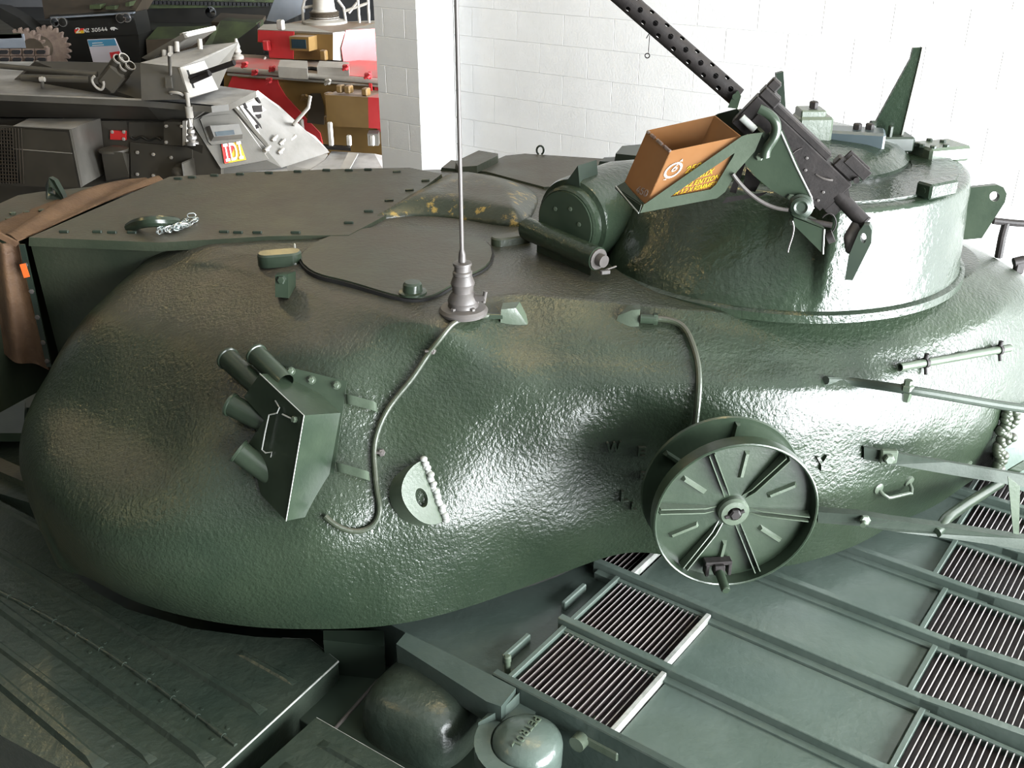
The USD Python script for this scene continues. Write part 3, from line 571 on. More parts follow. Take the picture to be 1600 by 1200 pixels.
# engine deck ribs
ribs = [(-.006, -.02, 1.95), (.298, -.09, 1.95), (.577, .2, 1.95), (.872, .1, 1.95), (1.165, .1, 1.95), (1.46, .0, 1.95)]
for t, s0, s1 in ribs:
    a = hb(s0, 1.0, t - .012, t + .012, 1.59, 1.640)
    w = hull([HH(.95, t + d, z) for d in (-.012, .012) for z in (1.592, 1.640)] + [HH(1.35, t + d, z) for d in (-.012, .012) for z in (1.592, 1.672)] + [HH(1.95, t + d, z) for d in (-.012, .012) for z in (1.592, 1.69)])
    obj('deck_rib', [a, w], 'deck_paint', hull_)
    obj('rib_flange', hb(s0 + .02, .98, t - .036, t - .012, 1.59, 1.615, .001), 'deck_paint', hull_)
for t0, t1, s0, s1 in [(-.29, -.02, .355, 1.9), (.01, .262, .335, .95), (.31, .545, .05, .90), (.59, .84, -.05, .845), (.885, 1.13, -.1, .80), (1.18, 1.43, -.1, .78), (1.475, 1.72, -.1, .75)]:
    obj('cover_plate', hb(s0, s1, t0, t1, 1.585, 1.607, .003), 'deck_paint', hull_)
obj('deck_side', hb(-.03, 1.95, -.325, -.30, 1.40, 1.640, .003), 'hull_paint', hull_)
for s in (-.055, ):
    for t in (-.17, .13): obj('deck_lug', hb(s - .012, s + .004, t - .06, t + .06, 1.59, 1.622, .003), 'deck_paint', hull_)
obj('deck_stud', [cyl(P(793, 1052, 1.592), P(793, 1052, 1.592) + UP * .006, .014), cyl(P(793, 1052, 1.592), P(793, 1052, 1.592) + UP * .05, .009), lathe([(.011, .045), (.011, .06), (.007, .064)], P(793, 1052, 1.592))], 'light_green', hull_)
# louvre panels, each liftable
def louvre(lab, s0, s1, t0, t1, n, z=1.622, tilt=0.0):
    L = tpart('engine_louvre', lab, 'engine grille', HH(s0, t0, 1.592), 'engine deck louvres' if False else None)
    rest = []
    obj('louvre_frame', [hb(s0, s0 + .016, t0, t1, 1.592, z + .004), hb(s0, s1, t0, t0 + .014, 1.592, z), hb(s0, s1, t1 - .014, t1, 1.592, z)], 'deck_paint', L); obj('louvre_frame', [hb(s1 - .016, s1, t0, t1, 1.592, z + .008)], 'worn_edge' if tilt == 0 else 'deck_paint', L)
    obj('louvre_bed', hb(s0 + .01, s1 - .01, t0 + .01, t1 - .01, 1.586, 1.597, 0), 'louvre_dark', L)
    for k in range(n):
        s = s0 + .022 + (s1 - s0 - .05) * (k + .5) / n; w = .0032
        q = [HH(s, t0 + .012, z - .004), HH(s + w, t0 + .012, z - .004), HH(s + w, t0 + .012, 1.597), HH(s, t0 + .012, 1.597)]
        sl = prism(q, CX * (t1 - t0 - .024))
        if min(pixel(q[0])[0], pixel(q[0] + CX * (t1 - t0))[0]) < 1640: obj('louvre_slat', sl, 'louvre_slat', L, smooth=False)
        else: rest.append(sl)
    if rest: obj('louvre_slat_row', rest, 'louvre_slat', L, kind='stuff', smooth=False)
louvre('front engine louvre panel beside the petrol cap, nearest the camera', .0, .352, -.298, -.022, 17)
louvre('second front engine louvre panel, just behind the one by the petrol cap', .0, .335, .014, .280, 17)
louvre('front engine louvre half hidden under the cable reel', -.26, .045, .312, .558, 15)
louvre('rear engine louvre nearest the bottom right corner', .955, 1.85, .02, .272, 52, tilt=1)
louvre('second rear engine louvre up from the bottom right corner', .905, 1.85, .315, .55, 54, tilt=1)
louvre('third rear engine louvre up from the bottom right corner', .85, 1.85, .60, .845, 56, tilt=1)
louvre('fourth rear engine louvre, just below the stowage frame bar', .80, 1.85, .89, 1.135, 58, tilt=1)
louvre('rear engine louvre seen between the stowage frame bars', .78, 1.85, 1.185, 1.43, 58, tilt=1)
louvre('farthest rear engine louvre under the turret bustle', .75, 1.85, 1.48, 1.72, 58, tilt=1)
# side beam, filler cap and its collar
bm = Ps([(619, 1006), (634, 988), (720, 1030), (806, 1075), (783, 1104), (760, 1096)], 1.64)
obj('side_beam', prism(bm - UP * .075, UP * .075), 'hull_paint', hull_)
fc = P(824, 1162, 1.575)
cap = obj('petrol_cap', lathe([(.092, -.06), (.094, 0), (.091, .014), (.077, .03), (.053, .040), (.024, .045), (.001, .046)], fc, n=40), 'deck_paint', hull_, 'domed round petrol filler cap', smooth=50)
tu = norm(P(884, 1086, 1.6) * 0 + (P(812, 1140, 1.6) - P(838, 1108, 1.6))); tu = norm(-HX * 0 + np.array([tu[0], tu[1], 0])); tw_ = np.cross(UP, tu)
cpz = lambda r: np.interp(r, [0, .024, .053, .077, .091], [.046, .045, .040, .03, .014])
txt = []
for k_, ch_ in enumerate('PETROL'):
    q_ = tu * (-.056 + .0205 * k_) - tw_ * .012; txt.append(text3(ch_, .021, fc + q_ + UP * (cpz(np.linalg.norm(q_ + tu * .008 + tw_ * .01)) - .004), tu, tw_, .009, width=.015))
obj('petrol_lettering', txt, 'light_green', cap, 'raised word PETROL')
def arcring(c, r0, r1, a0, a1, z0, z1, n=20):
    an = np.linspace(a0, a1, n); p = [c + np.array([r1 * math.cos(a), r1 * math.sin(a), 0]) for a in an] + [c + np.array([r0 * math.cos(a), r0 * math.sin(a), 0]) for a in an[::-1]]
    p = np.array(p); p[:, 2] = z0; return prism(p, UP * (z1 - z0))
obj('cap_collar', [arcring(fc, 0.097, .14, 1.35, 4.9, 1.49, 1.585), hull([fc + q for q in [np.array([-.06, .08, -.07]), np.array([-.02, .14, -.07]), np.array([-.135, .05, -.07]), np.array([-.10, .10, -.07])]] + [fc + q for q in [np.array([-.06, .085, .045]), np.array([-.02, .135, .05]), np.array([-.13, .055, .02]), np.array([-.09, .1, .03])]])], 'deck_paint', hull_)
hg = P(915, 1148, 1.58)
obj('cap_hinge', [cyl(hg - CX * .045, hg + CX * .055, .022), box(hg + HX * .06 + CX * .03, (.10, .10, .03), (HX, CX, UP), .004)], 'light_green', hull_)
obj('fuel_tank_well', hb(-.62, .1, -.62, -.30, 1.30, 1.42), 'dark_green', hull_)
# rounded armoured cover
rcv = P(665, 1125, 1.44)
v_, f_ = trimesh.creation.icosphere(4).vertices, trimesh.creation.icosphere(4).faces
sg = np.sign(v_) * np.abs(v_) ** .5
sg = sg / np.maximum(1, np.linalg.norm(sg, axis=1, keepdims=True) ** .25)
cov = trimesh.Trimesh(rcv + sg[:, :1] * .165 * norm(np.array([.86, -.5, 0])) + sg[:, 1:2] * .145 * norm(np.array([.5, .86, 0])) + sg[:, 2:] * .15 * UP, f_, process=False)
obj('rounded_cover', cov, 'bin_paint', hull_, 'rounded dark green cover in the gap between bin and filler cap', smooth=True)
obj('tie_rod', cyl(P(592, 1062, 1.42), P(500, 1165, 1.42), .006), 'grey_antenna', hull_); obj('tie_rod_bolt', [bolt(P(562, 1060, 1.40), UP, .014, .012), bolt(P(588, 1075, 1.40), UP, .012, .012)], 'dusty_green', hull_)
obj('gap_wall', prism([P(505, 985, 1.55), P(600, 985, 1.55), P(600, 1010, 1.55), P(505, 1000, 1.55)], UP * -.3), 'dark_green', hull_)
# ---------------------------------------------------------------- stowage bins on the track guard
def ridged_bin(name, lab, top, zt, h, ridges, hollow=()):
    b = tpart(name, lab, 'stowage bin', P(*top[0], zt) - UP * h)
    q = Ps(top, zt)
    obj('bin_body', prism(q - UP * h, UP * h), 'bin_paint', b); obj('lid_lip', tube(np.vstack([Ps(top[-7:-3] if len(top) > 8 else top[1:4], zt) - UP * .004]), .004, 6), 'worn_edge', b)
    for (xa, ya), (xb, yb), w, hh in ridges:
        a, c = P(xa, ya, zt), P(xb, yb, zt); d = norm(c - a); n = np.cross(UP, d)
        m_ = hull([p + n * k * w + UP * 0 for p in (a, c) for k in (-1, 1)] + [p + n * k * w * .45 + UP * hh for p in (a + d * w * 3, c - d * w * 3) for k in (-1, 1)] + [p + n * k * w - UP * .01 for p in (a, c) for k in (-1, 1)])
        obj('pressed_ridge', m_, 'bin_paint', b)
    return b
b1 = ridged_bin('stowage_bin', 'long ridged stowage bin along the track guard below the turret front', [(-260, 700), (60, 815), (100, 885), (150, 925), (200, 952), (300, 982), (400, 995), (440, 997), (484, 998), (528, 1032), (345, 1200), (250, 1285), (-300, 985), (-420, 850)], 1.50, .26,
  [((-60, 826), (412, 1113), .016, .010), ((-60, 905), (330, 1192), .020, .012), ((372, 1018), (462, 1068), .012, .005), ((-60, 966), (240, 1190), .014, .009), ((-60, 1015), (160, 1200), .02, .013), ((-40, 768), (80, 830), .02, .008)])
hin = spline([P(-40, 905, 1.505), P(120, 990, 1.505), P(250, 1075, 1.505), P(368, 1163, 1.505)], 12)
obj('lid_hinge', [tube(hin - UP * .003, .006, 8)] + [cyl(hin[k] - UP * .004, hin[k] + (hin[k + 1] - hin[k]) * .55 - UP * .004, .009) for k in range(0, 11)], 'bin_paint', b1)
for k in range(11):
    for s in (-1, 1): obj('hinge_rivet', bolt(hin[k] * .6 + hin[k + 1] * .4 + np.cross(UP, norm(hin[k + 1] - hin[k])) * .026 * s - UP * .004, UP, .006, .001), 'bin_paint', b1)
b2 = ridged_bin('stowage_bin', 'smaller ridged stowage bin at the bottom centre edge of the picture', [(395, 1210), (494, 1121), (640, 1205), (760, 1280), (640, 1420), (200, 1400)], 1.50, .26, [((500, 1160), (640, 1240), .014, .01), ((440, 1195), (560, 1262), .014, .01)])
# ---------------------------------------------------------------- front of the tank at the left edge
obj('guard_plate', prism(Ps([(-260, 560), (30, 598), (75, 760), (60, 790), (-260, 690)], 1.50) - UP * .1, UP * .1), 'bin_paint', hull_)
obj('bow_plate', prism(Ps([(-300, 470), (110, 470), (110, 640), (-300, 620)], 1.545) - UP * .14, UP * .14), 'dark_green', hull_)
obj('guard_rail', prism(Ps([(-60, 688), (60, 742), (60, 762), (-60, 712)], 1.53) - UP * .05, UP * .05), 'dusty_green', hull_)
obj('bow_lifting_eye', prism([P(x, y, 1.55) for x, y in [(-60, 690), (-40, 615), (5, 603), (32, 618), (42, 640), (40, 690)]], UP * .04, [[P(6 + 17 * math.cos(a), 630 + 11 * math.sin(a), 1.55) for a in np.linspace(0, 2 * np.pi, 13)[:-1]]]), 'green_paint', hull_, 'flat lifting eye at the left edge')
cl = thing('folded_cloth', 'tan cloth lying folded beside the canvas cover at the left edge', 'cloth', P(20, 550, 1.56))
for nm, px, dz in [('cloth_sheet', [(-70, 500), (0, 530), (28, 540), (43, 555), (20, 565), (-70, 585)], .02), ('cloth_sheet', [(3, 585), (24, 571), (72, 583), (64, 599), (30, 596)], .015)]:
    obj(nm, prism(Ps(px, 1.56), UP * dz), 'tan_cloth', cl)
# mantlet and canvas cover
mt = tpart('gun_mantlet', 'rounded dark green gun mantlet beyond the canvas cover', 'gun mantlet', P(60, 320, 2.2))
mpts = Ps([(-120, 372), (0, 322), (28, 305), (60, 300), (120, 294), (206, 285), (150, 312), (0, 350), (-120, 410)], 2.48)
low = mpts * [1, 1, 0] + UP * 1.85; obj('mantlet_body', hull(list(mpts) + list(low)), 'dusty_green', mt)
obj('gun_barrel', [cyl([-1.9, 4.1, 2.14], [-5.2, 4.75, 2.2], .095, .075, 28)], 'green_paint', mt)

for x, y in [(14, 344), (42, 334), (65, 331), (148, 302), (20, 335)]: obj('mantlet_bolt', bolt(P(x, y, 2.48), UP, .012, .010), 'light_green', mt)
obj('mantlet_lifting_eye', prism([P(71, 311, 2.48) + np.array([.0, 0, 0])] and [P(x, y, 2.48) * [1, 1, 0] + UP * z for x, y, z in [(72, 312, 2.475), (74, 306, 2.52), (82, 306, 2.555), (90, 309, 2.55), (99, 313, 2.50), (101, 314, 2.475)]], norm([.5, 1, 0]) * .02, [[P(83, 310, 2.48) * [1, 1, 0] + UP * 2.507 + norm(P(101, 314, 2.48) - P(72, 312, 2.48)) * .016 * math.cos(a) + UP * .018 * math.sin(a) for a in np.linspace(0, 2 * np.pi, 13)[:-1]]]), 'green_paint', mt)
cv = tpart('canvas_cover', 'brown canvas cover laced over the gap between mantlet and turret front', 'canvas cover', P(20, 450, 2.1))
nx_, ny_ = 60, 14
A0, A1 = [(-30, 362), (55, 327), (150, 296), (222, 284)], [(27, 378), (85, 352), (165, 316), (258, 284)]
f0 = spline([P(x, y, 2.475) for x, y in A0], nx_); f1 = spline([P(x, y, 2.497) for x, y in A1], nx_)
g = np.array([[f0[i] * (1 - v) + f1[i] * v + UP * (.018 * math.sin(v * 9 + i * .12) * math.sin(v * math.pi) + .012 * math.sin(math.pi * v)) for v in np.linspace(0, 1, ny_)] for i in range(nx_)])
def sheet(g, th=.006):
    nu, nv = g.shape[:2]; n_ = np.cross(np.gradient(g, axis=0), np.gradient(g, axis=1)); n_ /= np.linalg.norm(n_, axis=2, keepdims=True) + 1e-9
    v = np.vstack([g.reshape(-1, 3), (g - n_ * th).reshape(-1, 3)]); N = nu * nv; i, j = np.meshgrid(np.arange(nu - 1), np.arange(nv - 1), indexing='ij'); a = (i * nv + j).ravel()
    f = [np.stack([a, a + nv, a + nv + 1], 1), np.stack([a, a + nv + 1, a + 1], 1)]; f += [q[:, ::-1] + N for q in f]
    def rim(r): r = np.array(r); return [np.stack([r[:-1], r[:-1] + N, r[1:] + N], 1), np.stack([r[:-1], r[1:] + N, r[1:]], 1)]
    f += rim(np.arange(nv)) + rim(np.arange(nu) * nv + nv - 1) + rim((nu - 1) * nv + np.arange(nv)[::-1]) + rim(np.arange(nu)[::-1] * nv)
    return trimesh.Trimesh(v, np.vstack(f), process=False)
obj('canvas_top', sheet(g), 'canvas', cv, smooth=60)
yv = 3.36
q0 = spline([Y(x, y, 3.42) for x, y in [(-50, 372), (-45, 430), (-40, 500), (-40, 540)]], 30); q1 = spline([Y(x, y, 3.385) for x, y in [(28, 380), (38, 430), (55, 500), (76, 578)]], 30)
g2 = np.array([[q0[i] * (1 - v) + q1[i] * v + np.array([.01, -.03, 0]) * math.sin(v * 11 + i * .05) * math.sin(math.pi * v) for v in np.linspace(0, 1, 24)] for i in range(30)])
obj('canvas_drape', sheet(g2), 'canvas', cv, smooth=60)
flap = Ys([(-20, 358), (0, 362), (30, 378), (27, 384), (0, 371), (-20, 366)], 3.37); obj('canvas_flap', prism(flap, [0, -.012, 0]), 'canvas', cv)
st0 = spline([Y(x, y, 3.375) for x, y in [(31, 381), (42, 430), (58, 500), (74, 572)]], 20)
obj('lacing_strip', prism(np.vstack([st0, st0[::-1] + np.array([.018, 0, 0])]), [0, -.008, 0]), 'dark_green', cv)
for k in (3, 7, 11, 15, 18): obj('strip_stud', bolt(st0[k] + [.008, -.008, 0], [0, -1, 0], .009, .006), 'grey_antenna', cv)
tg = Ys([(31, 413), (40, 411), (47, 432), (38, 434)], 3.35); tgn = newell(tg)
obj('orange_tag', prism(tg, [0, -.003, 0]), 'orange_tag', cv, 'small orange tag')
# ---------------------------------------------------------------- cupola fittings
hd0 = P(884, 338, 2.60); ha = norm([.65, .75, 0]); hu = norm(np.cross(ha, UP))
hd0 = Y(884, 350, 3.24)
obj('sight_hood', lathe([(.02, 0), (.112, 0), (.120, .006), (.123, .03), (.139, .035), (.145, .05), (.150, .30), (.13, .45)], hd0, ha, 40), 'cupola_paint', cup, 'round hooded sight housing on the cupola left side', smooth=35)
obj('hood_disc', lathe([(.09, -.006), (.108, -.006), (.108, .0), (.0, .0)], hd0, ha, 36), 'green_paint', cup)
for a in (1.2, 2.3, .2): obj('disc_screw', bolt(hd0 - ha * .004 + hu * .06 * math.cos(a) + UP * .06 * math.sin(a), -ha, .008, .004), 'light_green', cup)
obj('hood_brow', prism([hd0 + ha * .03 + hu * x + UP * z for x, z in [(-.05, .10), (.03, .125), (.02, .19), (-.01, .15)]], ha * .1), 'dark_green', cup)
ra_, rb_ = np.array([.052, 3.32, 2.562]), np.array([.268, 3.05, 2.548])
rd = norm(rb_ - ra_)
obj('roller', [cyl(ra_, rb_, .038, n=28), cyl(ra_ - rd * .012, ra_, .030)], 'cupola_paint', cup, 'thick roller bar below the sight hood')
obj('roller_bracket', hull([ra_ + rd * .05 - UP * .03, ra_ + rd * .05 - UP * .08, rb_ - rd * .03 - UP * .03, rb_ - rd * .03 - UP * .08, hd0 + hu * .05 - UP * .12, hd0 - hu * .05 - UP * .12, hd0 + hu * .05 - UP * .05, hd0 - hu * .05 - UP * .05]), 'cupola_paint', cup)
obj('roller_cap', [cyl(rb_, rb_ + rd * .006, .034), cyl(rb_, rb_ + rd * .03, .020, n=20), box(rb_ + rd * .018 - UP * .038 + [.012, 0, 0], (.03, .012, .014), (norm([1, .3, 0]), rd, UP), .002), cyl(rb_ + rd * .018 - UP * .036, rb_ + rd * .0 - UP * .028 + [.06, .01, 0], .003)], 'grey_antenna', cup)
# rim plate, hatch dome, periscope block, lugs
zr = 2.787
obj('rim_plate', prism([CC * [1, 1, 0] + np.array([.55 * math.cos(a), .55 * math.sin(a), 2.778]) for a in np.linspace(-1.45, 2.2, 30)] + [CC * [1, 1, 0] + np.array([.41 * math.cos(a), .41 * math.sin(a), 2.778]) for a in np.linspace(2.2, -1.45, 30)], UP * .012), 'cupola_paint', cup)
hcn = np.array([CC[0] + .02, CC[1] + .06, zr])
obj('cupola_hatch', lathe([(.40, -.01), (.402, .012), (.39, .022), (.36, .045), (.28, .066), (.18, .076), (.001, .08)], hcn, n=64), 'cupola_paint', cup, 'wide shallow domed cupola hatch', smooth=50)
lp = P(1462, 304, 2.785); lu = norm([.86, .5, 0])
obj('hatch_catch', [box(lp + UP * .02, (.12, .055, .045), (lu, np.cross(UP, lu), UP), .006), cyl(lp - lu * .062 + UP * .02, lp - lu * .05 + UP * .02, .010)], 'cupola_paint', cup)
lp2 = P(1467, 236, 2.80)
obj('rim_lug', box(lp2, (.16, .12, .05), (norm([.95, .3, 0]), norm([-.3, .95, 0]), UP), .008), 'light_green', cup)
for x, y in [(1425, 222), (1440, 228), (1452, 220), (1458, 231), (1473, 222), (1478, 229), (1433, 226)]: obj('rim_bolt', bolt(P(x, y, 2.825), UP, .010, .008), 'dark_green', cup)
pb = P(1320, 225, 2.84)
obj('periscope_body', [box(pb + [.0, .0, .0], (.24, .10, .10), (norm([.96, -.28, 0]), norm([.28, .96, 0]), UP), .008)], 'periscope_paint', cup, 'pale block of the periscope housing')
obj('periscope_body', [box(pb + [-.115, .0, .035], (.11, .10, .12), None, .008), box(pb + [-.125, 0, .10], (.08, .08, .03), None, .004)], 'light_green', cup)
for d in ((.03, .055), (.07, .055), (-.12, .125), (-.19, .06)): obj('periscope_nut', bolt(pb + [d[0], -.01, d[1] - .004], UP, .014, .018), 'dark_steel', cup)
y_f = 3.42
VN = norm([-.3, -.95, 0])
def Ys_(l, y): return np.array([PL(a, b, Y(1400, 150, y), VN) for a, b in l])
fin = Ys_([(1362, 213), (1368, 192), (1423, 92), (1427, 75), (1441, 74), (1438, 92), (1413, 194), (1408, 214)], y_f)
obj('sight_vane', prism(fin, [0, .012, 0]), 'cupola_paint', cup, 'tall narrow sight vane standing on the cupola')
obj('vane_edge', prism(Ys_([(1441, 74), (1444, 75), (1440, 94), (1411, 214), (1408, 214), (1437, 93)], y_f - .004), [0, .02, 0]), 'worn_edge', cup)
obj('vane_base', [box(Y(1385, 217, y_f) - UP * .01, (.16, .09, .05), None, .006), box(Y(1391, 207, y_f - .03), (.012, .02, .045), None, .003), cyl(Y(1360, 198, y_f), Y(1366, 198, y_f), .02)], 'dark_green', cup)
obj('stop_plate', prism(Ys_([(1213, 115), (1224, 112), (1231, 226), (1221, 228)], 3.2), [0, .02, 0]), 'dark_green', cup)
def flatlug(px, hole, y, th, name, m):
    c, r = hole; o_ = Y(*c, y); n_ = norm([-.3, -.95, 0]); Q = lambda a, b: PL(a, b, o_, n_); return obj(name, prism([Q(a, b) for a, b in px], th, [[Q(c[0] + r[0] * math.cos(a), c[1] + r[1] * math.sin(a)) for a in np.linspace(0, 2 * np.pi, 17)[:-1]]]), m, cup)
flatlug([(1500, 295), (1558, 289), (1568, 293), (1573, 303), (1570, 316), (1534, 372), (1500, 375)], ((1554, 307), (8, 8)), 3.36, [0, .02, 0], 'cupola_lifting_lug', 'green_paint')
flatlug([(1342, 362), (1350, 351), (1358, 352), (1362, 360), (1361, 380), (1332, 438), (1320, 437), (1326, 400)], ((1349, 372), (5, 8)), 2.66, [.012, .03, 0], 'cupola_lifting_lug', 'dark_green')
# the gun and its cradle stand in a plane turned a little to the left
GNRM = norm([-.24, -.97, 0])
def YG(px, py, y): return PL(px, py, Y(1262, 330, y), GNRM)
def YGs(lst, y): return np.array([YG(a, b, y) for a, b in lst])
# ---------------------------------------------------------------- gun cradle
GY = 2.77
cra = tpart('gun_cradle', 'green side plate cradle carrying the machine gun on the cupola front', 'gun mount', YG(1262, 330, 2.7))
sp_ = [(1216, 202), (1223, 204), (1268, 308), (1271, 326), (1258, 343), (1245, 342), (1232, 312), (1204, 296), (1180, 276), (1160, 250), (1175, 240), (1190, 213)]
obj('side_plate', prism(YGs(sp_, GY - .055), -GNRM * .008), 'green_paint', cra, 'triangular green side plate')
obj('side_plate_edge', tube(YGs([(1219, 203), (1245, 262), (1268, 308), (1271, 326)], GY - .056), .0028, 6), 'worn_edge', cra)
obj('side_plate', prism(YGs(sp_, GY + .075), -GNRM * .008), 'green_paint', cra)
pv = YG(1251, 322, GY - .06)
obj('pivot_boss', lathe([(.034, 0), (.034, .01), (.028, .014), (.027, .02), (.018, .024), (.012, .020), (0, .020)], pv, GNRM + UP * .1, 28), 'dark_green', cra)
for x, y in [(1208, 209), (1187, 245), (1236, 309), (1238, 346)]: obj('cradle_bolt', bolt(YG(x, y, GY - .055), GNRM + UP * .2, .011, .010), 'light_green', cra)
obj('cradle_handle', tube(YGs([(1186, 170), (1203, 180), (1212, 192), (1211, 212), (1201, 228), (1196, 246)], GY - .07), .013, 12, 26), 'green_paint', cra)
obj('foot_bracket', [prism(YGs([(1240, 340), (1288, 358), (1286, 397), (1241, 352)], 2.665), [0, .006, 0]), prism(YGs([(1240, 338), (1262, 345), (1290, 358), (1285, 356)], 2.66), [0, .10, .0])], 'green_paint', cra, 'bent bracket plate at the cradle foot')
obj('foot_bracket_edge', tube(YGs([(1288, 358), (1286, 397)], 2.664), .0025, 6), 'worn_edge', cra)
obj('foot_link', [cyl(YG(1262, 345, 2.70), YG(1300, 352, 2.70), .008), cyl(YG(1292, 372, 2.70), YG(1302, 368, 2.70), .018)], 'dark_steel', cra)
obj('safety_chain', tube(YGs([(1238, 345), (1240, 360), (1236, 376), (1231, 394)], 2.655), .0028, 6, 18), 'grey_antenna', cra)
obj('brace_rod', tube(YGs([(1145, 272), (1165, 296), (1195, 318), (1232, 328)], GY - .075), .0055, 8, 20), 'grey_antenna', cra)
obj('base_bracket', [hull([*YGs([(1128, 318), (1190, 306), (1200, 300), (1135, 308)], 2.86), *YGs([(1128, 318), (1190, 306), (1200, 300), (1135, 308)], 2.80)]), hull([*YGs([(1140, 300), (1158, 250), (1166, 250), (1150, 302)], 2.82), *YGs([(1140, 300), (1158, 250), (1166, 250), (1150, 302)], 2.84)]), hull([*YGs([(1166, 262), (1188, 285), (1180, 300), (1160, 296)], 2.86), *YGs([(1166, 262), (1188, 285), (1180, 300), (1160, 296)], 2.82)])], 'dark_steel', cra)
# ammunition tray
TY = 2.70
outer = [(1000, 333), (1006, 320), (1159, 213), (1168, 210), (1192, 207), (1180, 236), (1150, 270), (1133, 300), (1120, 310)]
hole = [(1047, 308), (1052, 304), (1148, 239), (1146, 244), (1119, 288), (1110, 296)]
obj('tray_side', prism(YGs(outer, TY), -GNRM * .005, [YGs(hole, TY)]), 'light_green', cra, 'pale green tray side with a triangular window')
obj('tray_end', prism([*YGs([(999, 333)], TY), *YGs([(962, 292), (976, 284)], TY + .09), *YGs([(1003, 319)], TY)], [-.002, 0, -.004]), 'green_paint', cra)
obj('tray_end_edge', tube([*YGs([(962, 291)], TY + .09), *YGs([(998, 333)], TY)], .0025, 6), 'worn_edge', cra)
obj('tray_back', prism(YGs([(1000, 300), (1105, 187), (1122, 178), (1152, 170), (1190, 207), (1150, 270), (1120, 300)], TY + .125), [0, .004, 0]), 'green_paint', cra)
obj('tray_guide', prism([*YGs([(1152, 171), (1158, 170)], TY + .12), *YGs([(1195, 206), (1190, 208)], TY + .01)], UP * -.07 + np.array([.03, 0, 0])), 'green_paint', cra)
# ammunition can held in the tray
can = thing('ammunition_can', 'open tan ammunition can with yellow print in the tray beside the machine gun', 'ammunition box', YG(1060, 300, TY + .05))
c0 = YG(1047, 236, TY + .008); ex = YG(1158, 212.4, TY + .008) - c0; ez = YG(1009, 320, TY + .008) - c0; eb = YG(1011, 204, TY + .10) - c0
ez = ez * 1.0
t_ = .003; nb = norm(np.cross(ez, ex)); nb = nb if nb[1] < 0 else -nb
obj('can_front', prism([c0, c0 + ex, c0 + ex + ez, c0 + ez], -nb * t_), 'tan_can', can)
obj('can_back', prism([c0 + eb, c0 + eb + ex, c0 + eb + ex + ez, c0 + eb + ez], -nb * t_), 'tan_can', can)
obj('can_end', prism([c0, c0 + eb, c0 + eb + ez, c0 + ez], norm(ex) * t_), 'tan_can', can); obj('can_end', prism([c0 + ex, c0 + ex + eb, c0 + ex + eb + ez, c0 + ex + ez], -norm(ex) * t_), 'tan_can', can)
obj('can_bottom', prism([c0 + ez, c0 + ez + ex, c0 + ez + ex + eb, c0 + ez + eb], -norm(ez) * t_), 'tan_can', can)
obj('rusty_rim', [box(c0 + eb * k - norm(ex) * .001, (.006, .012, .007), (norm(ex), norm(eb), norm(ez)), .001) for k in (.03, .14, .22, .36, .44, .50, .68, .76, .93)], 'can_rust', can)
ux, uz = norm(ex), norm(-ez); uz = norm(uz - ux * np.dot(uz, ux)); Lx, Lz = np.linalg.norm(ex), np.linalg.norm(ez)
def on_can(px, py): return PL(px, py, c0, nb) + nb * .0006
def can_text(s, pa, pb, h, m, shear=True):
    a, b = on_can(*pa), on_can(*pb); u = norm(b - a); w = norm(-ez)
    t = meshkit.text_mesh(s, h, .0008, True); v = np.array(t.vertices); v[:, 0] = (v[:, 0] - v[:, 0].min()) / np.ptp(v[:, 0]) * np.linalg.norm(b - a)
    obj('printed_text', trimesh.Trimesh(a + v[:, :1] * u + v[:, 1:2] * w + v[:, 2:] * nb, t.faces, process=False), m, can, smooth=False)
can_text('250 CART', (1070, 271), (1130, 251), .020, 'yellow_print'); can_text('MIX', (1090, 278), (1113, 271), .016, 'yellow_print')
can_text('42 ENTION', (1069, 293), (1122, 279), .014, 'yellow_print'); can_text('AR 12 X RIMMED', (1048, 306), (1118, 290), .014, 'yellow_print')
rcx = on_can(1052, 266)
def ell(c, rx, rz, n=36): return [c + ux * rx * math.cos(a) + norm(-ez) * rz * math.sin(a) for a in np.linspace(0, 2 * np.pi, n + 1)[:-1]]
obj('printed_roundel', prism(ell(rcx, .024, .024), nb * .0008, [ell(rcx, .018, .018)]), 'white_print', can, 'white printed ring')
can_text('6', (1048, 269), (1057, 266), .018, 'white_print')
for pa, pb in (((1062, 252), (1067, 248)), ((1036, 281), (1041, 279))): obj('printed_arrow', prism([on_can(*pa), on_can(pb[0], pa[1]), on_can(*pb)], nb * .0008), 'white_print', can)
end_n = norm(np.cross(eb, ez)); end_n = end_n if end_n[0] < 0 else -end_n
def on_end(px, py): return PL(px, py, c0, end_n) + end_n * .0008
t1 = meshkit.text_mesh('450', .02, .0008, True); v = np.array(t1.vertices); a, b = on_end(993, 300), on_end(1010, 308); v[:, 0] = (v[:, 0] - v[:, 0].min()) / np.ptp(v[:, 0]) * np.linalg.norm(b - a)
obj('stamped_number', trimesh.Trimesh(a + v[:, :1] * norm(b - a) + v[:, 1:2] * norm(-ez) + v[:, 2:] * end_n, t1.faces, process=False), 'can_rust', can, smooth=False)
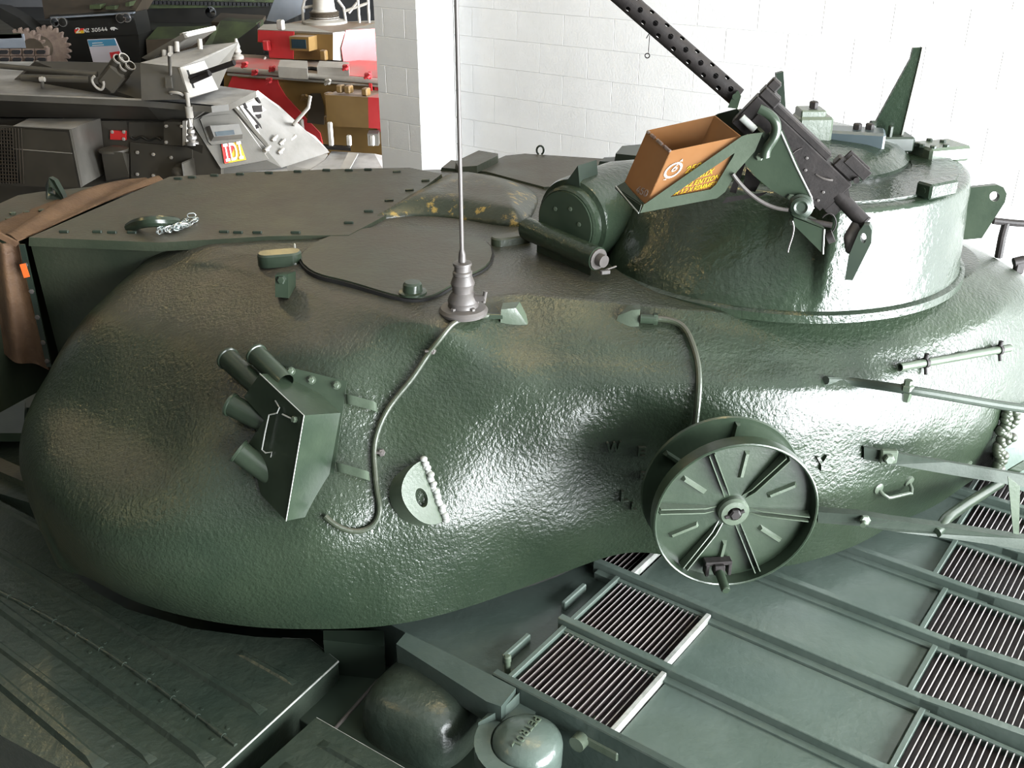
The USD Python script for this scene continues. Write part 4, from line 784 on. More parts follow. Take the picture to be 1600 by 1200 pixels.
# ---------------------------------------------------------------- machine gun
gun = thing('machine_gun', 'air cooled machine gun with perforated barrel jacket pointing up from the cupola', 'machine gun', YG(1290, 330, GY))
g0, g1 = YG(1166, 166, GY), YG(1312, 304, GY); gd = norm(g1 - g0); gs = -GNRM; gs = norm(gs - gd * np.dot(gs, gd)); gn = np.cross(gd, gs); gn = gn if gn[2] > 0 else -gn
GL = np.linalg.norm(g1 - g0); AXG = (gd, gs, gn)
def gp(a, s, n): return g0 + gd * a + gs * s + gn * n
obj('receiver', [box(gp(GL * .5, .005, -.006), (GL, .058, .098), AXG, .003), hull([gp(GL, s, n) for s in (-.022, .032) for n in (-.055, .03)] + [gp(GL + .03, s, n) for s in (-.02, .03) for n in (-.05, .01)])], 'dark_steel', gun)
obj('side_cover', prism([gp(GL * a, -.0245, n) for a, n in [(.10, .03), (.97, .03), (.97, -.062), (.80, -.062), (.1, -.03)]], gs * -.004), 'dark_steel', gun)
obj('top_cover', [box(gp(GL * .38, .005, .052), (GL * .7, .050, .022), AXG, .004), box(gp(GL * .08, .005, .06), (GL * .16, .058, .03), AXG, .004)], 'dark_steel', gun)
obj('rear_sight', [box(gp(GL * .88, .005, .06), (.07, .05, .03), AXG, .004), box(gp(GL * .93, .03, .085), (.075, .006, .03), AXG, .002), box(gp(GL * .93, -.02, .085), (.075, .006, .03), AXG, .002), box(gp(GL * .90, .005, .080), (.006, .05, .03), AXG, .002), box(gp(GL * .97, .005, .080), (.006, .05, .03), AXG, .002), cyl(gp(GL * .99, -.03, .06), gp(GL * .99, .05, .06), .008)], 'dark_steel', gun)
obj('front_bracket', [box(gp(.015, .005, .088), (.03, .034, .03), AXG, .004), cyl(gp(.045, .03, .06), gp(.05, .075, .062), .007)], 'dark_steel', gun)
obj('charging_handle', tube([gp(GL * .74, -.028, .0), gp(GL * .78, -.034, .004), gp(GL * .86, -.034, .02)], .003, 6, 10), 'grey_antenna', gun)
obj('cover_arc', tube([gp(GL * a, -.030, n) for a, n in [(.52, .025), (.50, .0), (.54, -.035), (.66, -.05), (.80, -.04)]], .0012, 5, 20), 'grey_antenna', gun)
for a, n in [(.25, .02), (.6, .015), (.66, -.01), (.88, -.02), (.9, -.045), (.35, .0)]: obj('receiver_rivet', bolt(gp(GL * a, -.0285, n), -gs, .0045, .003), 'grey_antenna', gun)
obj('feed_roller', cyl(gp(GL * .02, -.042, -.022), gp(GL * .16, -.042, -.022), .010), 'worn_edge', gun)
obj('trunnion_lug', [hull([*YGs([(1137, 168), (1145, 150), (1153, 141), (1158, 150), (1152, 170)], GY - .035), *YGs([(1137, 168), (1145, 150), (1153, 141), (1158, 150), (1152, 170)], GY + .035)]), cyl(YG(1149, 151, GY - .042), YG(1149, 151, GY + .04), .008)], 'green_paint', gun)
# barrel jacket, with its cooling holes cut through
j0, j1 = YG(1152, 152, GY), YG(962, -14, GY); jd = norm(j1 - j0); j1 = j0 + jd * .62; JR = .0262
jk = man(lathe([(JR - .0025, 0), (JR, 0), (JR, .62), (JR - .0025, .62), (JR - .0025, 0)], j0, jd, 40, False))
ju, jw, _ = basis(jd); cut = []
for k in range(22):
    for m_ in range(4):
        a = (m_ + .5 * (k % 2)) * math.pi / 2 + .35; r = ju * math.cos(a) + jw * math.sin(a); c = j0 + jd * (.03 + .0265 * k)
        cut.append(man(cyl(c + r * .012, c + r * .04, .0074, n=12)))
jk = jk - m3.Manifold.batch_boolean(cut, m3.OpType.Add)
obj('barrel_jacket', jk, 'dark_steel', gun, 'perforated steel barrel jacket', smooth=30)
obj('barrel', cyl(j0, j0 + jd * .66, .0095), 'dark_steel', gun)
# pistol grip and buffer tube
ba, bb_ = YG(1316, 312, GY - .01), YG(1349, 347, GY - .03)
obj('buffer_tube', lathe([(.022, -.02), (.022, 0), (.0205, .005), (.0205, np.linalg.norm(bb_ - ba)), (.022, np.linalg.norm(bb_ - ba) + .001), (.021, np.linalg.norm(bb_ - ba) + .006)], ba, bb_ - ba, 24), 'dark_steel', gun)
obj('pistol_grip', hull([lp_ for c, r in ((YG(1340, 352, GY - .03), .018), (YG(1330, 372, GY - .04), .021), (YG(1330, 388, GY - .045), .017), (YG(1335, 391, GY - .045), .012)) for lp_ in trimesh.creation.icosphere(1, r).vertices + c]), 'grey_antenna', gun)
obj('trigger_wire', tube(YGs([(1285, 340), (1300, 335), (1306, 345), (1300, 362), (1290, 366)], GY - .05), .0022, 6, 24), 'dark_steel', gun)
wr0 = j0 + jd * (np.linalg.norm(YG(1017, 48, GY) - j0)) - UP * .02
obj('pull_wire', tube([YG(1018, 49, GY), YG(1012, 56, GY), YG(1010, 60, GY)], .0012, 5, 8), 'dark_steel', gun)
obj('pull_wire', [cyl(YG(1015, 55, GY), YG(1013, 84, GY), .001, n=6), tube([YG(1011.5 + 3.6 * math.cos(a), 87 + 3.6 * math.sin(a), GY) for a in np.linspace(0, 2 * np.pi, 14)], .0016, 6)], 'dark_steel', gun)
# ---------------------------------------------------------------- stowage frame at the turret rear
fr = tpart('stowage_frame', 'open stowage frame bars bolted to the turret rear quarter')
def flatbar(pxy, w, th, nm='frame_bar', m='frame_paint'):
    pts = np.array([Y(x, y, yy) for x, y, yy in pxy]); ws = [PL(x, y + w, np.array([0, yy, 0]), np.array([0, 1., 0])) for x, y, yy in pxy]
    return obj(nm, prism(np.vstack([pts, np.array(ws)[::-1]]), [0, th, 0]), m, fr)
s1 = TS(1288, 594, .006)[1]; s2 = TS(1352, 712, .006)[1]; s3 = TS(1285, 808, .006)[1]
obj('frame_bar', [tube([TS(1288, 596, .006), TS(1340, 600, .010), Y(1418, 609, 2.60), Y(1450, 614, 2.60), Y(1520, 626, 2.62), Y(1640, 642, 2.66)], .013, 10, 40)], 'frame_paint', fr, 'upper frame bar')
for d in (8, ): obj('bar_bolt', [lathe([(.018, -.01), (.018, .004), (.012, .008), (.012, .02)], Y(1418, 604, 2.60), UP, 6), lathe([(.016, 0), (.01, .03)], Y(1418, 612, 2.60), -UP, 6)], 'light_green', fr)
m0 = TS(1358, 706, .0)
flatbar([(1350, 699, m0[1] - .02), (1395, 707, m0[1] - .03), (1480, 722, m0[1] - .02), (1600, 742, m0[1] + .02), (1680, 756, m0[1] + .05)], 19, .012)
obj('bar_bolt', [box(Y(1388, 713, m0[1] - .035), (.05, .02, .045), None, .004), bolt(Y(1388, 716, m0[1] - .045), [0, -1, .1], .016, .016)], 'light_green', fr)
ly = 2.52
flatbar([(1278, 800, ly), (1345, 805, ly - .02), (1400, 814, ly - .02), (1480, 824, ly), (1600, 842, ly + .04), (1680, 852, ly + .06)], 17, .03)
obj('bar_bolt', [bolt(Y(1350, 812, ly - .02), [0, -1, .4], .016, .016), cyl(Y(1350, 812, ly - .02), Y(1350, 812, ly - .05) - UP * .02, .008)], 'light_green', fr)
obj('frame_tube', [tube([Y(1462, 832, ly), Y(1470, 824, ly + .02), Y(1476, 814, ly + .05), Y(1484, 806, ly + .09), Y(1510, 788, ly + .22), Y(1562, 755, ly + .5)], .017, 12)], 'green_paint', fr, 'pale diagonal tube')
flatbar([(1575, 735, 2.7), (1600, 720, 2.7)], 14, .004, 'frame_strut', 'green_paint')
obj('frame_strut', prism(Ys([(1575, 745), (1594, 760), (1592, 848), (1585, 852)], 2.58), [0, .004, 0]), 'light_green', fr)
rl = P(1561, 398, 2.39)[1]
obj('frame_rail', [tube([Y(1552, 345, rl), Y(1580, 348, rl), Y(1660, 354, rl)], .012, 10), tube([Y(1572, 348, rl), Y(1566, 370, rl), Y(1560, 402, rl)], .014, 10)], 'dark_steel', fr)
rk = P(1588, 420, 2.38)[1]
obj('rail_clamp', [cyl(Y(1584, 410, rk), Y(1600, 406, rk), .016), box(Y(1592, 416, rk), (.03, .03, .05), None, .004)], 'dark_steel', fr)
# ---------------------------------------------------------------- grey armoured vehicle behind the turret
GA = np.array([.964, -.265, 0]); GB = np.array([.265, .964, 0])
gv = thing('grey_armoured_car', 'grey armoured vehicle with small open turret parked behind the tank', 'armoured vehicle', [-3.4, 9.4, 0])
side0 = P(160, 189, 1.76)
def GS(px, py, off=0.0): return PL(px, py, side0 - GB * off, GB)
def slab(name, pts, vec, m, par, lab=None): return obj(name, prism(pts, vec), m, par, lab, smooth=20)
def shell(name, loop, m, par, lab=None): return obj(name, hull(loop), m, par, lab, smooth=20)
# lower hull side, upper sloping side, roof
slab('lower_side', [GS(-120, 185), GS(160, 189), GS(296, 190), GS(345, 262), GS(345, 330), GS(-120, 330)], GB * .05, 'grey_dark', gv)
roofz = 2.0
r0, r1, r2 = P(-120, 143, roofz), P(222, 157, roofz), P(330, 166, roofz)
slab('upper_side', [r0, r1, GS(248, 187), GS(-120, 180)], GB * .05, 'grey_dark', gv)
slab('upper_side_front', [r1, r2, GS(298, 189), GS(248, 187)], GB * .05, 'grey_vehicle', gv)
def GR(px, py, z=roofz): return P(px, py, z)
slab('hull_roof', [r0, r1, r2, GR(357, 163), GR(400, 142), GR(300, 128), GR(60, 96), GR(-120, 96)], UP * -.05, 'grey_vehicle', gv)
slab('roof_edge_strip', [r0, r1, r1 + GB * .02, r0 + GB * .02], UP * .012, 'dusty_and_lit_pale', gv)
bx = [GR(55, 96), GR(220, 99), GR(220, 124), GR(30, 124)]
slab('roof_bin', [P(30, 124, roofz), P(55, 96, roofz + .22), P(222, 99, roofz + .22), P(222, 157, roofz)], GB * .02, 'grey_dark', gv)
slab('roof_bin_end', [P(22, 124, roofz), P(55, 95, roofz + .22), P(58, 96, roofz + .22), P(30, 124, roofz)], GB * .03, 'dusty_and_lit_pale', gv)
# turret box of the grey vehicle
t0 = P(222, 156, 2.02); nT = norm(GB * .97 - UP * .22)
def GT(px, py): return PL(px, py, t0, nT)
ns = [GT(219, 98), GT(282, 105), GT(294, 155), GT(221, 157)]
fs = [P(318, 94, ns[1][2] + .02), P(341, 140, 2.02)]
bs = [GT(235, 92) + GB * .8, GT(300, 85) + GB * .75]
shell('gun_turret', ns + fs + bs + [fs[1] - GA * .5, ns[3] + GB * .8], 'grey_vehicle', gv, 'small angular gun turret')
nfr = norm(np.cross(ns[2] - ns[1], fs[0] - ns[1])); nfr = nfr if nfr[0] > 0 else -nfr
def GF(px, py, o=.01): return PL(px, py, ns[1], nfr) + nfr * o
slab('turret_front', [GF(280, 106), GF(318, 95), GF(340, 140), GF(295, 153)], nfr * -.02, 'dusty_and_lit_pale', gv, 'front plate of the small turret coloured pale as if lit from the right')
slab('gun_slot', [GF(290, 110, .012), GF(293, 110, .012), GF(303, 138, .012), GF(300, 138, .012)], nfr * -.02, 'black_gap', gv)
for a, b, r in [((296, 122), (366, 98), .022), ((298, 128), (328, 115), .02), ((296, 120), (326, 112), .016)]:
    p0 = GF(*a, .0); obj('gun_barrel', cyl(p0, Y(*b, p0[1] - .12), r, n=12), 'dark_steel', gv)
slab('turret_plate', [GT(261, 121) - nT * .01, GT(270, 121) - nT * .01, GT(272, 138) - nT * .01, GT(262, 138) - nT * .01], nT * -.02, 'grey_vehicle', gv)
obj('turret_handle', tube([GT(268, 146), GT(271, 145) - nT * .04, GT(284, 146) - nT * .04, GT(285, 149)], .012, 8, 14), 'dusty_and_lit_pale', gv)
obj('stay_rod', cyl(GT(268, 116) - nT * .02, P(265, 85, 2.55), .014), 'dusty_and_lit_pale', gv)
# tilted hatch lid
hy = ns[0][1] + .35
lid = [Y(222, 90, hy), Y(285, 51, hy + .1), Y(336, 40, hy + .35), Y(338, 46, hy + .35), Y(292, 66, hy + .1), Y(232, 96, hy)]
slab('hatch_lid', [Y(221, 90, hy), Y(286, 52, hy), Y(289, 60, hy), Y(232, 95, hy)], GB * .4, 'grey_dark', gv, 'raised hatch lid'); slab('hatch_lid_edge', [Y(285, 51, hy + .02), Y(336, 40, hy + .3), Y(338, 47, hy + .3), Y(289, 59, hy + .02)], GA * -.03 - UP * .01, 'dusty_and_lit_pale', gv)
slab('hatch_underside', [Y(289, 59, hy + .02), Y(338, 47, hy + .3), Y(300, 72, hy + .3), Y(246, 89, hy + .02)], UP * .03, 'grey_vehicle', gv)
for x, y in [(266, 76), (276, 69), (312, 65), (256, 82)]: obj('lid_clip', cyl(Y(x, y - 4, hy), Y(x + 1, y + 12, hy - .02), .02, n=10), 'dusty_and_lit_pale', gv)
# smoke tubes and long gun tube lying on the roof
sy = P(175, 128, roofz + .12)[1]
for x, y in [(185, 92), (194, 90), (195, 104), (204, 102)]:
    e = Y(x, y, sy - .05); d = norm(np.array([-.66, .35, -.62])); obj('smoke_tube', [pipe(e, e + d * .26, .042, .034, 18), cyl(e + d * .12, e + d * .26, .036)], 'grey_dark', gv); obj('tube_rim', pipe(e - d * .004, e + d * .012, .045, .036, 18), 'dusty_and_lit_pale', gv)
obj('smoke_tube_base', [box(Y(178, 122, sy), (.2, .16, .16), (norm([.7, 0, .7]), [0, 1, 0], norm([-.7, 0, .7])), .02), cyl(Y(158, 128, sy), Y(184, 132, sy), .06)], 'grey_dark', gv)
obj('wire_loop', tube([Y(x, y, sy - .14) for x, y in [(148, 119), (144, 124), (150, 136), (158, 140), (162, 134), (161, 127)]], .011, 8, 24), 'dusty_and_lit_pale', gv)
obj('long_tube', cyl(Y(-60, 98, sy), Y(152, 116, sy), .022, n=12), 'grey_dark', gv); obj('long_tube', cyl(Y(33, 121, sy - .1), Y(140, 124, sy - .1), .028, n=12), 'grey_dark', gv)
obj('tube_rest', [cyl(P(66, 136, roofz), Y(66, 122, sy - .2), .014), cyl(Y(62, 124, sy - .2), Y(70, 124, sy - .2), .02)], 'dusty_and_lit_pale', gv)
# big side stowage box with a mesh panel
bq = [GS(-60, 193, .62), GS(20, 197, .62), GS(108, 203, .62)]
fx = bq[2]
def GX(px, py): return PL(px, py, fx, GB)
slab('side_box', [GX(-90, 191), GX(108, 203), GX(126, 293), GX(-90, 288)], GB * .03, 'grey_dark', gv, 'dark side stowage box')
nend = norm(np.cross(GX(126, 293) - fx, GS(157, 185) - fx))
slab('side_box_end', [fx, PL(157, 185, fx, nend), PL(166, 270, fx, nend), GX(126, 293)], GA * -.02, 'grey_vehicle', gv, 'end of the side stowage box toned lighter as if lit from the right')  # lighter grey than the near side: daylight put into the colour
slab('side_box_top', [GX(20, 197), GX(108, 203), PL(157, 185, fx, nend), GS(45, 185)], UP * -.02, 'grey_vehicle', gv)
slab('box_seam', [GX(22, 232) - GB * .006, GX(113, 239) - GB * .006, GX(113, 240) - GB * .006, GX(22, 233) - GB * .006], GB * .01, 'dusty_and_lit_pale', gv)
slab('mesh_backing', [GX(-60, 200) - GB * .004, GX(18, 202) - GB * .004, GX(32, 286) - GB * .004, GX(-60, 284) - GB * .004], GB * .005, 'black_gap', gv)
ms = []
for k in range(16):
    ms.append(cyl(GX(-30, 200 + k * 5.4) - GB * .014, GX(19 + k * .75, 203 + k * 5.4 - 0) - GB * .014, .005, n=6)); ms.append(cyl(GX(-34 + k * 4.6, 200) - GB * .014, GX(-28 + k * 4.6 - 2, 286) - GB * .014, .004, n=6))
obj('mesh_panel', ms, 'brown_far', gv, kind='stuff')
# fittings on the lower side
slab('red_plate', [GS(172, 204, .02), GS(196, 205, .02), GS(196, 219, .02), GS(172, 218, .02)], GB * .02, 'red_print', gv, 'small red plate')
slab('side_panel', [GS(201, 191, .015), GS(256, 191, .015), GS(256, 222, .015), GS(202, 218, .015)], GB * .015, 'grey_dark', gv); slab('side_panel', [GS(203, 222, .015), GS(300, 230, .015), GS(300, 284, .015), GS(205, 284, .015)], GB * .015, 'grey_dark', gv)
for x, y in [(215, 238), (240, 241), (215, 272), (240, 274), (268, 246), (176, 206), (194, 206), (194, 217)]: obj('side_bolt', bolt(GS(x, y, .016), -GB, .016, .014), 'dusty_and_lit_pale', gv)
obj('side_chain', tube([GS(x, y, .03) for x, y in [(205, 214), (214, 217), (222, 214), (232, 219), (242, 216), (252, 219)]], .011, 6, 50), 'black_vehicle', gv)
shell('side_lamp_box', [GS(158, 236, .3), GS(191, 238, .3), GS(202, 276, .26), GS(166, 282, .24), GS(160, 236), GS(202, 240), GS(202, 280), GS(165, 284)], 'grey_dark', gv); obj('box_cap', lathe([(.12, 0), (.12, .02), (.04, .04)], GS(178, 236, .2), UP, 20), 'grey_dark', gv)
slab('side_box_small', [GS(256, 190, .16), GS(287, 191, .16), GS(287, 228, .16), GS(256, 226, .16)], GB * .16, 'grey_dark', gv); slab('side_box_trim', [GS(285, 189, .17), GS(291, 189, .17), GS(291, 226, .17), GS(285, 228, .17)], GB * .1, 'dusty_and_lit_pale', gv)
for x, y in [(260, 197), (284, 197), (260, 222)]: obj('side_bolt', bolt(GS(x, y, .165), -GB, .014, .014), 'dusty_and_lit_pale', gv)
ip = GS(301, 226, .3); obj('aerial_insulator', lathe([(.05, 0), (.05, .02), (.025, .03), (.042, .05), (.042, .07), (.022, .08), (.035, .1), (.03, .12), (.018, .13), (.026, .15), (.008, .21)], ip, UP, 18), 'bare_metal', gv)
shell('insulator_bracket', [GS(289, 222, .3), GS(317, 227, .35), GS(316, 240, .3), GS(292, 230, .02), GS(289, 222, .02)], 'grey_dark', gv)
obj('side_lamp', [lathe([(.075, 0), (.08, .05), (.06, .09), (.02, .11)], GS(287, 268, .05), -GB, 20), box(GS(296, 268, .08), (.02, .2, .2), (GA, GB, UP), .01)], 'grey_dark', gv)
obj('post_aerial', [cyl(P(297, 184, 1.9), P(297, 184, 1.9) + UP * .09, .03), cyl(P(297, 184, 1.9), P(297, 184, 1.9) + UP * .2, .017)], 'dusty_and_lit_pale', gv)
# sloping nose
A_, B_, C2, D2, E2, E3 = P(298, 190, 1.8), P(357, 164, 1.9), P(402, 142, 1.95), P(418, 250, 1.45), P(515, 238, 1.4), P(440, 180, 1.72)
b_l, b_r = P(345, 262, 1.38), P(440, 262, 1.38)
shell('nose_body', [A_, B_, C2, P(436, 165, 1.8), D2, E2, b_l, b_r, C2 - GA * .8 - UP * .3, A_ - UP * .5], 'grey_vehicle', gv, 'sloping nose of the grey vehicle')
nn1 = norm(np.cross(B_ - A_, D2 - A_)); nn1 = nn1 if nn1[1] < 0 else -nn1
def N1(px, py, o=.01): return PL(px, py, A_, nn1) + nn1 * o
slab('nose_side', [N1(298, 190, .012), N1(357, 164, .012), N1(420, 250, .012), N1(345, 264, .012)], -nn1 * .02, 'grey_vehicle', gv)
hatch_ = [(312, 188), (316, 184), (362, 180), (366, 184), (380, 218), (378, 223), (330, 228), (325, 223)]
slab('side_hatch', [N1(x, y, .03) for x, y in hatch_], -nn1 * .02, 'grey_vehicle', gv); shell('periscope_hood', [N1(325, 203, .12), N1(370, 200, .12), N1(376, 215, .10), N1(332, 219, .10), N1(321, 200, .02), N1(372, 196, .02), N1(378, 219, .02), N1(328, 223, .02)], 'grey_vehicle', gv)
nh = norm(np.cross(N1(370, 200, .12) - N1(325, 203, .12), N1(332, 219, .10) - N1(325, 203, .12))); nh = nh if nh[1] < 0 else -nh
hq = N1(345, 208, .115) + nh * .004
slab('periscope_window', [PL(x, y, hq, nh) for x, y in [(336, 206), (365, 203), (367, 210), (338, 213)]], -nh * .006, 'glass_dark', gv, 'dark blue periscope window')
slab('number_board', [N1(x, y, .03) for x, y in [(345, 227), (374, 223), (384, 251), (350, 257)]], -nn1 * .01, 'yellow_print', gv, 'red and yellow board with white figures'); slab('red_half', [N1(x, y, .034) for x, y in [(345, 227), (362, 225), (365, 232), (356, 256), (350, 257)]], -nn1 * .004, 'red_print', gv)
def flat_text(s, a, b, h, up, nrm, m, par, nm='painted_number'):
    t = meshkit.text_mesh(s, 1.0, .004, True); v = np.array(t.vertices); v[:, 0] = (v[:, 0] - v[:, 0].min()) / np.ptp(v[:, 0]) * np.linalg.norm(b - a); v[:, 1] *= h
    obj(nm, trimesh.Trimesh(a + v[:, :1] * norm(b - a) + v[:, 1:2] * norm(up) + v[:, 2:] / .004 * .002 * nrm, t.faces, process=False), m, par, smooth=False)
flat_text('IDI', N1(352, 254, .037), N1(380, 249, .037), .145, N1(349, 228, .03) - N1(354, 254, .03), nn1, 'white_print', gv)
nn2 = norm(np.cross(D2 - B_, C2 - B_)); nn2 = nn2 if nn2[0] > 0 else -nn2
def N2(px, py, o=.01): return PL(px, py, B_, nn2) + nn2 * o
slab('nose_front', [N2(357, 164), N2(402, 142), N2(432, 165), N2(462, 196), N2(492, 214), N2(512, 236), N2(430, 250), N2(418, 250)], -nn2 * .02, 'dusty_and_lit_pale', gv, 'front plate coloured pale as if lit from the right')
slab('driver_hatch', [N2(372, 168, .025), N2(395, 158, .025), N2(440, 196, .025), N2(462, 212, .025), N2(425, 232, .025), N2(410, 225, .025)], -nn2 * .015, 'dusty_and_lit_pale', gv)
for q in [[(391, 168), (406, 167), (407, 177), (394, 178)], [(396, 182), (405, 181), (406, 192), (400, 188)], [(376, 163), (379, 161), (384, 171), (381, 173)], [(397, 155), (400, 154), (405, 163), (402, 164)], [(378, 170), (380, 169), (408, 202), (406, 204)], [(396, 198), (400, 197), (402, 202), (398, 204)]]: slab('vision_slot', [N2(x, y, .03) for x, y in q], -nn2 * .012, 'dark_steel', gv)
slab('hatch_hinge', [N2(357, 166, .03), N2(360, 164, .03), N2(420, 232, .03), N2(416, 236, .03)], -nn2 * .02, 'grey_dark', gv)
for x, y in [(412, 238), (433, 242), (435, 228), (452, 222), (423, 222)]: obj('tow_fitting', [cyl(N2(x, y, 0), N2(x, y, .06), .02, n=12), cyl(N2(x - 3, y + 2, .05), N2(x + 3, y - 4, .07), .013, n=8)], 'dusty_and_lit_pale', gv)
obj('mirror_arm', tube([P(459, 200, 1.55), Y(460, 193, 9.2), Y(482, 168, 9.2), Y(485, 150, 9.2)], .016, 8), 'dusty_and_lit_pale', gv)
# front mudguards
slab('front_ledge', [P(328, 268, 1.36), P(345, 258, 1.36), P(445, 250, 1.36), P(450, 268, 1.36)], UP * -.08, 'grey_vehicle', gv)
obj('width_pin', [cyl(P(352, 262, 1.36), P(352, 262, 1.36) + UP * .02, .05), cyl(P(352, 262, 1.36), Y(347, 226, P(352, 262, 1.36)[1]), .008)], 'black_vehicle', gv)
slab('front_guard', [P(436, 266, 1.3), P(432, 254, 1.36), P(483, 246, 1.36), P(512, 240, 1.36), P(500, 268, 1.3)], UP * -.1, 'dusty_and_lit_pale', gv)
slab('front_guard', [P(508, 250, 1.34), P(518, 236, 1.36), P(585, 240, 1.36), P(604, 244, 1.3), P(604, 275, 1.3), P(470, 275, 1.3)], UP * -.1, 'grey_vehicle', gv)
slab('guard_strip', [P(530, 268, 1.345), P(544, 240, 1.375), P(560, 241, 1.375), P(545, 268, 1.345)], UP * .01, 'dusty_and_lit_pale', gv); slab('guard_slot', [P(504, 233, 1.39), P(548, 236, 1.39), P(548, 233, 1.39), P(504, 230, 1.39)], UP * .03, 'dark_steel', gv)
for x, y, h in [(472, 205, .12), (518, 228, .22), (546, 228, .10), (582, 228, .10)]: obj('guard_lug', box(P(x, y, 1.42) + UP * h / 2, (.045, .04, h), (GA, GB, UP), .01), 'dusty_and_lit_pale', gv)
shell('front_lamp', [P(575, 228, 1.4) + np.array(d) for d in [(0, 0, 0), (.1, 0, 0), (0, .12, 0), (.1, .12, 0), (0, 0, .11), (.1, 0, .11), (0, .12, .12), (.1, .12, .12)]], 'grey_vehicle', gv)
for k in range(3):
    c = side0 + GA * (-2.3 + 1.15 * k) + GB * .12; obj('road_wheel', [cyl(c * [1, 1, 0] + UP * .5, (c + GB * .3) * [1, 1, 0] + UP * .5, .5, n=24)], 'rubber', gv); obj('road_wheel', [cyl((c + GB * 1.05) * [1, 1, 0] + UP * .5, (c + GB * 1.3) * [1, 1, 0] + UP * .5, .5, n=24)], 'rubber', gv)
obj('belly', box(side0 * [1, 1, 0] + GA * -1.0 + GB * .75 + UP * .95, (3.4, 1.1, .7), (GA, GB, UP), .05), 'grey_dark', gv)
# ---------------------------------------------------------------- red and brown tracked carrier
RA = np.array([.93, -.37, 0]); RB = np.array([.37, .93, 0]); rv = thing('camouflaged_carrier', 'red and brown camouflaged tracked carrier with small turret beside the pillar', 'armoured vehicle', [-1.6, 11.2, 0])
k0 = P(450, 116, 1.94)
def RS(px, py, off=0.0): return PL(px, py, k0 - RB * off, RB)
slab('hull_side', [RS(350, 107), RS(640, 129), RS(640, 300), RS(350, 300)], RB * .05, 'brown_camo', rv, 'brown camouflaged hull side')
slab('red_patch', [RS(x, y, .012) for x, y in [(366, 112), (432, 117), (435, 132), (446, 150), (470, 176), (500, 208), (505, 230), (400, 232), (350, 150)]], RB * .011, 'red_camo', rv); slab('red_patch', [RS(x, y, .012) for x, y in [(584, 125), (640, 129), (640, 215), (590, 205)]], RB * .011, 'red_camo', rv)
roof_r = [RS(350, 107), RS(640, 129), P(640, 98, 1.95), P(330, 82, 1.95)]
slab('hull_roof', roof_r, UP * -.04, 'brown_camo', rv); 
for q in [[(366, 106), (430, 111), (440, 94), (372, 90)], [(430, 111), (444, 112), (448, 96), (440, 95)], [(545, 119), (640, 127), (640, 99), (540, 94)]]: slab('red_roof_patch', [P(x, y, 1.952) for x, y in q], UP * .006, 'red_camo', rv)
obj('hull_rail', [cyl(RS(352, 108, .03), RS(640, 131, .03), .028, n=12), cyl(RS(356, 116, .02), RS(640, 138, .02), .014, n=8)], 'dusty_and_lit_pale', rv)
slab('hull_flange', [RS(370, 118, .03), RS(580, 131, .03), RS(580, 134, .03), RS(372, 121, .03)], RB * .03, 'brown_camo', rv)
slab('rail_cross', [RS(575, 112, .05), RS(579, 112, .05), RS(581, 146, .05), RS(577, 146, .05)], RB * .02, 'red_camo', rv)
for x, y, m_ in [(398, 113, 'red_camo'), (425, 107, 'red_camo'), (470, 112, 'dusty_and_lit_pale'), (420, 126, 'red_camo'), (512, 128, 'dusty_and_lit_pale'), (574, 118, 'red_camo'), (540, 105, 'red_camo'), (382, 101, 'red_camo'), (475, 152, 'brown_camo')]: obj('hull_fitting', [box(RS(x, y, .07), (.055, .05, .055), (RA, RB, UP), .012), cyl(RS(x - 4, y + 4, .08), RS(x + 4, y - 3, .1), .014, n=8)], m_, rv)
for x0, x1, y0, y1, z in [(434, 480, 93, 104, .1), (495, 545, 95, 104, .09)]: slab('roof_hatch', [P(x0, y1, 1.95 + z), P(x1, y1 + 3, 1.95 + z), P(x1, y0 + 2, 1.95 + z), P(x0 + 4, y0, 1.95 + z)], UP * -z, 'dusty_and_lit_pale', rv)
obj('roof_chain', tube([P(x, y, 1.96) for x, y in [(456, 106), (470, 108), (485, 107), (500, 109), (520, 110), (538, 111)]], .02, 6, 40), 'black_vehicle', rv)
# turret
u0 = P(460, 95, 1.95); nR = RB
def RT(px, py): return PL(px, py, u0, nR)
tf = [RT(402, 46), RT(520, 51), RT(520, 94), RT(421, 92), RT(418, 68), RT(402, 66)]
slab('turret_side', tf, RB * .9, 'brown_camo', rv, 'boxy turret of the camouflaged carrier')
cr = RT(520, 51); cr2 = RT(520, 94); nq2 = norm(np.array([.62, -.78, 0]))
def RQ(px, py, o=0.0): return PL(px, py, cr, nq2) + nq2 * o
slab('turret_cheek', [cr, RQ(640, 40), RQ(640, 100), cr2], RB * .6, 'dusty_and_lit_pale', rv); slab('red_patch', [RQ(540, 47, .006), RQ(592, 44, .006), RQ(592, 96, .006), RQ(536, 96, .006), RQ(533, 75, .006)], -nq2 * .01, 'red_camo', rv)  # pale cheek: daylight on the right face put into its colour
slab('red_patch', [RT(x, y) - RB * .012 for x, y in [(404, 47), (460, 49), (459, 92), (422, 90), (419, 67), (404, 65)]], RB * .011, 'red_camo', rv)
slab('turret_roof', [tf[0], tf[1], RQ(640, 40), P(640, 30, tf[1][2]), P(412, 38, tf[0][2])], UP * -.02, 'dusty_and_lit_pale', rv)
wq = [(465, 54), (495, 55), (496, 77), (467, 75)]
slab('sight_box', [RT(x, y) - RB * .16 for x, y in wq], RB * .16, 'brown_camo', rv); slab('sight_window', [RT(x, y) - RB * .166 for x, y in [(469, 58), (491, 59), (492, 73), (470, 72)]], RB * .01, 'glass_dark', rv)
